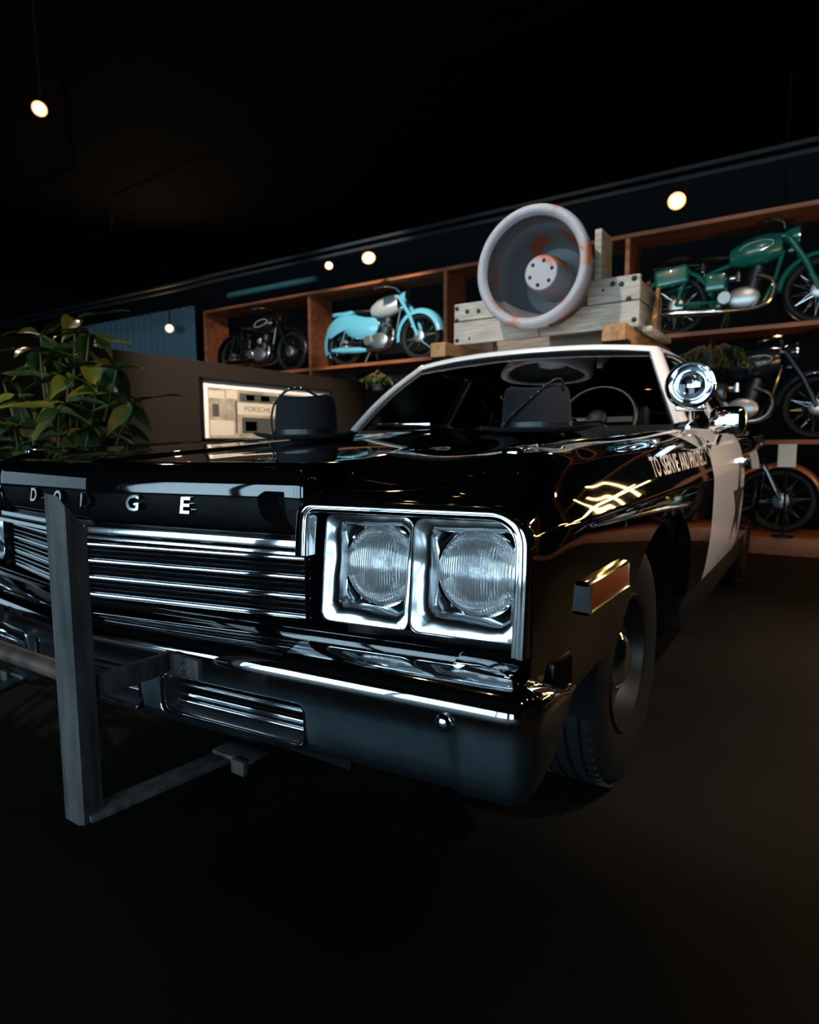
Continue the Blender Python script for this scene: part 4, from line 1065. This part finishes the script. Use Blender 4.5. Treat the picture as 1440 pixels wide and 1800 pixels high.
def bush(name, label, loc, stems, cat='plant', potr=.2, poth=.4, leafsc=1.0, pot=True, seed=1, mes=None):
    rnd = random.Random(seed); p = thing(name, label, cat, loc); mes = mes or LEAVES
    if pot:
        obj('planter', lathe([(potr * .8, 0), (potr, poth), (potr * .93, poth), (potr * .9, poth - .05), (0, poth - .05)], 28, 'z', True), 'pot', p)
        obj('soil', lathe([(potr * .9, poth - .05), (potr * .5, poth - .035), (0, poth - .03)], 20), 'soil', p)
    for pts, nl in stems:
        sp = spline(pts, 6); n = len(sp); obj('stem', tube(sp, [lerp(.010, .004, k / (n - 1)) * leafsc ** .5 for k in range(n)], 7), 'stem', p)
        tip = sp[-1]
        # a whorl at the tip and a few below
        for k in range(nl):
            frac = 1 - (k // 5) * .16; q = sp[max(0, int((n - 1) * frac))]
            az = k * 2.4 + rnd.uniform(-.4, .4) + seed; el = rnd.uniform(-.5, .45) - (k // 5) * .12
            put_leaf(p, tuple(q), az, el, leafsc * rnd.uniform(.75, 1.15), rnd.choice(mes if rnd.random() < .9 else mes[-1:]), rnd.uniform(-.6, .6))
    return p
rnd = random.Random(3)
BX, BY = -1.74, .84
stems = []
for ex, ey, ez, nl in [(.10, .05, 1.50, 8), (.33, -.02, 1.40, 9), (.46, .02, 1.24, 12), (.50, .05, 1.09, 9), (.28, -.1, 1.20, 10), (.02, -.08, 1.34, 9), (-.12, 0, 1.44, 9), (.16, .12, 1.28, 9), (.05, -.2, 1.12, 9), (.34, -.18, 1.05, 9), (-.2, -.15, 1.22, 9), (.2, -.3, .98, 8), (-.05, -.3, 1.0, 9), (.45, -.12, .97, 8), (-.25, .15, 1.1, 8), (.12, -.15, .90, 8), (.30, .10, .94, 8)]:
    stems.append(([(rnd.uniform(-.06, .06), rnd.uniform(-.06, .06), .36), (ex * .3 + rnd.uniform(-.04, .04), ey * .3, .36 + (ez - .36) * .45), (ex * .72, ey * .8, .36 + (ez - .36) * .82), (ex, ey, ez + LIFT)], nl))
bush('potted_shrub', 'leafy green potted shrub between the car and the brown partition', (BX, BY, 0), stems, potr=.22, poth=.40, seed=2)
SM = [leaf_mesh('leaf', .11, .022, 'leaf', .4), leaf_mesh('leaf', .10, .024, 'leaf', .6), leaf_mesh('leaf', .11, .02, 'leaf2', .4)]
def hanging(label, x, y, seed, n=16, spread=.36, drop=.30, mes=SM):
    zt_ = shz[1] - .045; r_ = random.Random(seed); st = []
    for k in range(n):
        a = 2.4 * k; rr = spread * r_.uniform(.35, 1.0); dz = drop * r_.uniform(-.1, 1.0)
        st.append(([(0, 0, .14), (rr * .45 * math.cos(a), rr * .3 * math.sin(a), .20 + r_.uniform(0, .05)), (rr * math.cos(a), rr * .45 * math.sin(a), .16 - dz)], 9))
    p = bush('hanging_plant', label, (x, y, zt_ - .34), st, potr=.10, poth=.16, leafsc=1.0, seed=seed, mes=mes)
    obj('hanger', join(*[tube([(.09 * math.cos(a), .09 * math.sin(a), .16), (0, 0, .30), (0, 0, .34)], .003, 5) for a in (0, 2.1, 4.2)]), 'satin', p)
hanging('bushy green hanging plant under the board that carries the green motorcycle', .34, SY0 + .06, 5, 18, .40, .16)
hanging('yellow-green hanging plant under the board that carries the blue motorcycle', -3.90, SY0 + .10, 9, 14, .26, .10, [SM[2], SM[0], SM[2]])
hanging('yellowish trailing hanging plant at the end of the shelf, near the white card', 1.50, SY0 - .02, 12, 12, .26, .45, [SM[2], SM[1]])

# ================================================================== FRAMED PRINT ON THE PARTITION
pc = thing('framed_picture', 'black framed sepia street photograph in white mount on the brown partition', 'picture', (-3.098, 3.62, 1.22 + LIFT))
PW, PH = 1.70, .50          # total width along y, height
def pbox(y0, y1, z0_, z1_, d0, d1, m, nm, par=pc): return obj(nm, box(d0, d1, y0, y1, z0_, z1_), m, par, False)
pw, ph = .85, .265
for a in ((-pw, pw, ph - .018, ph), (-pw, pw, -ph, -ph + .018), (-pw, -pw + .018, -ph, ph), (pw - .018, pw, -ph, ph)):
    pbox(*a, 0, .03, 'frame', 'frame_side')
pbox(-pw + .01, pw - .01, -ph + .01, ph - .01, .002, .012, 'mount', 'mount')
pr_ = pbox(-pw + .075, pw - .075, -ph + .02, ph - .075, .012, .014, 'print', 'print')
for a in ((-.77, -.60, .10, .165, 'print_lt'), (-.73, -.66, -.06, .05, 'print_dk'), (-.57, -.45, .105, .18, 'print_lt'), (-.42, .25, .085, .16, 'print_dk'), (-.45, .28, -.03, .075, 'print_lt'), (-.40, .22, -.20, -.055, 'print_dk'), (-.36, -.22, -.18, -.09, 'print_lt'), (-.16, -.05, .10, .15, 'print_lt'), (-.34, -.24, .10, .15, 'print_lt'), (-.76, -.50, -.22, -.09, 'print_lt'), (-.475, -.455, -.2, .09, 'print_dk'), (.45, .74, -.10, .10, 'print_lt'), (.50, .60, -.08, .06, 'print_dk'), (.64, .70, -.08, .06, 'print_dk')):
    pbox(*a[:4], .014, .0148, a[4], 'print_detail', pr_)
tg_ = text_geo('PORSCHE', .066, 0)
wm = max(v[0] for v in tg_[0]); obj('print_lettering', ([(.0152, -.37 + v[0] / wm * .33, .0 + v[1]) for v in tg_[0]], tg_[1]), 'print_dk', pr_, False)

# ================================================================== CEILING FITTINGS
for z in (3.29 + LIFT, 3.375 + LIFT):
    tag(obj('lighting_track', join(box(-13.5, 7, 5.58, 5.63, z - .018, z + .018)), 'track', None, False), 'upper dark lighting track hung above the shelving wall' if z > 3.4 else 'lower dark lighting track hung above the shelving wall', 'track')
def lampfix(label, loc, target, glow, r, hung=None, watt=0, col=WARM, angle=60, shape=None):
    t = thing('spotlight', label, 'lamp', loc)
    d = (Vector(target) - Vector(loc)).normalized(); q = d.to_track_quat('Z', 'Y').to_euler()
    obj('housing', xf(lathe([(0, -.16), (r * .9, -.16), (r * 1.15, -.14), (r * 1.25, .012), (r * 1.1, .012), (r * 1.0, -.02)], 20), rot=q), 'lamp', t)
    obj('glowing_rim', xf(lathe([(r * 1.25, .010), (r * 1.42, .016), (r * 1.42, .020), (r * 1.02, .022), (r * 1.0, -.005)], 20), rot=q), 'glow_rim', t)  # lamp halo modelled as a glowing ring
    obj('bulb', xf(lathe([(r, -.02), (r * .9, .002), (r * .5, .012), (0, .016)], 20), rot=q), glow, t)
    top = (hung if hung else RZ) - loc[2]
    b = -d * .10
    obj('hanger', tube([tuple(b), (0, 0, max(b.z + .03, top - .06)), (0, 0, max(b.z + .05, top))], .010, 8), 'lamp', t)
    if watt:
        o = spot((0, 0, 0), (1, 0, 0), watt, col, angle); o.parent = t; o.location = d * .03; o.rotation_euler = d.to_track_quat('-Z', 'Y').to_euler()
    return t
TZ = 3.285 + LIFT
lampfix('warm spotlight on the track above the blue motorcycle', (-3.394, 5.6, 3.18 + LIFT), (-3.0, 5.2, 2.6), 'glow_warm', .058, TZ)
lampfix('small white spotlight on the track beside the warm one', (-4.023, 5.6, 3.183 + LIFT), (-3.2, 4.8, 2.4), 'glow_white', .035, TZ)
lampfix('warm spotlight on the track above the green motorcycle', (.121, 5.6, 3.117 + LIFT), (.3, 4.8, 2.6), 'glow_warm', .055, TZ)
lampfix('warm spotlight near the blue corrugated sheet', (-9.397, 7.2, 3.19 + LIFT), (-8.4, 6.2, 2.7), 'glow_warm', .055, RZ, 60, WARM, 150)
lampfix('lone warm spotlight high above the leafy shrub', (-4.225, 2.178, 3.7 + LIFT), (-2.0, .3, 1.2), 'glow_warm', .042, RZ, 40, WARMW, 70)
lampfix('small white spotlight behind the green motorcycle', (.90, SY0 + .62, 2.02 + LIFT + .03), (1.1, 4.5, 1.6), 'glow_white', .035, RZ)
# unseen ceiling spotlights added to light the bikes, picture, shrub and car
for x, y, tx, ty, tz, wt, col in ((-2.1, 2.0, -3.9, 6.6, 2.6, 950, (1, .90, .78)), (-2.9, 1.5, -6.2, 6.6, 2.6, 420, (1, .87, .72)), (.9, 3.0, .5, 6.6, 2.5, 40, (1, .85, .68)),
                                (-.9, 2.6, -1.2, 6.4, 2.2, 110, (1, .7, .42)), (3.6, 3.2, 1.3, 5.6, .8, 40, WARM)):
    lampfix('black ceiling spotlight aimed at the shelving wall', (x, y, 4.5), (tx, ty, tz), 'glow_warm', .04, RZ, wt, col, 24 if wt > 300 else 44)['group'] = 'ceiling spotlights for the shelf'
lampfix('black ceiling spotlight aimed at the framed picture', (-1.1, 2.1, 4.5), (-3.1, 3.4, 1.3), 'glow_warm', .04, RZ, 950, (1, .88, .76), 44)
lampfix('black ceiling spotlight aimed at the leafy shrub', (-.2, -.3, 4.35), (-1.5, .85, 1.35), 'glow_warm', .04, RZ, 150, WARM, 22)
for x, y, tx, ty, tz, wt, col, an in ((-.9, .2, 0, 2.5, 1.7, 260, (1, .94, .90), 36), (3.4, 1.0, 1.0, 1.95, .75, 330, (1, .87, .78), 40), (3.4, -.6, 3.0, 1.8, 0, 125, (1, .70, .42), 70), (4.4, 2.6, 1.1, 2.3, .8, 130, (1, .85, .75), 30)):  # one of these is added to warm the floor beside the car
    lampfix('black ceiling spotlight aimed at the old police car', (x, y, 4.35), (tx, ty, tz), 'glow_warm', .04, RZ, wt, col, an)['group'] = 'ceiling spotlights for the car'
# criss-crossed amber light tubes hanging to the side of the car (they mirror in the fender)
for a, b in (((1.91, 4.90, 1.21), (2.99, 4.90, 1.36)), ((2.03, 4.84, 1.28), (3.31, 4.84, 1.35)), ((2.07, 4.96, 1.06), (2.32, 4.96, 1.88)), ((2.36, 4.96, 1.085), (2.68, 4.96, 1.89)), ((2.27, 5.02, 1.06), (2.45, 5.02, 1.65)), ((2.85, 4.96, 1.20), (3.52, 4.96, 1.52))):
    t = thing('light_tube', 'amber glowing light tube hung from the ceiling beside the car', 'lamp', a, 0, 'criss-crossed hanging light tubes')
    d = Vector(b) - Vector(a)
    obj('tube', tube([(0, 0, 0), tuple(d)], .011, 10), 'glow_tube', t)
    obj('cord', tube([tuple(d), (d.x, d.y, RZ - a[2])], .003, 6), 'lamp', t)
    if d.x > .5: obj('cord', tube([(0, 0, 0), (0, 0, RZ - a[2])], .003, 6), 'lamp', t)
lampfix('warm spotlight hanging low beside the amber light tubes', (2.9, 4.5, 2.46), (2.2, 3.0, 1.2), 'glow_warm', .05, RZ)
# corrugated sheet, teal pipe, conduits
rows = []
for k in range(121):
    x = -13.2 + 4.1 * k / 120; o = .03 * (1 if (k // 3) % 2 else -1)
    rows.append([(x, 7.6 + o, 0.0), (x, 7.6 + o, 3.75)])
tag(obj('corrugated_sheet', join(grid(rows), grid([[(p[0], p[1] + .01, p[2]) for p in r] for r in rows])), 'corr', None, False), 'blue-grey corrugated metal sheet beyond the brown partition', 'panel')
tag(obj('ceiling_pipe', tube([(-6.9, 6.5, 3.35 + LIFT), (-5.0, 6.5, 3.35 + LIFT)], .045, 12), 'bluetube', None), 'short teal pipe above the black motorcycle shelf', 'pipe')
tag(obj('cable_conduit', tube([(-10.7, 5.1, 4.26), (-7.83, 5.08, 4.26), (-6.6, 4.32, 4.26), (-3.5, 4.18, 4.26), (-1.6, 4.14, 4.26), (3, 4.1, 4.26)], .010, 8), 'ceil', None), 'thin dark cable conduit running below the black ceiling', 'conduit')
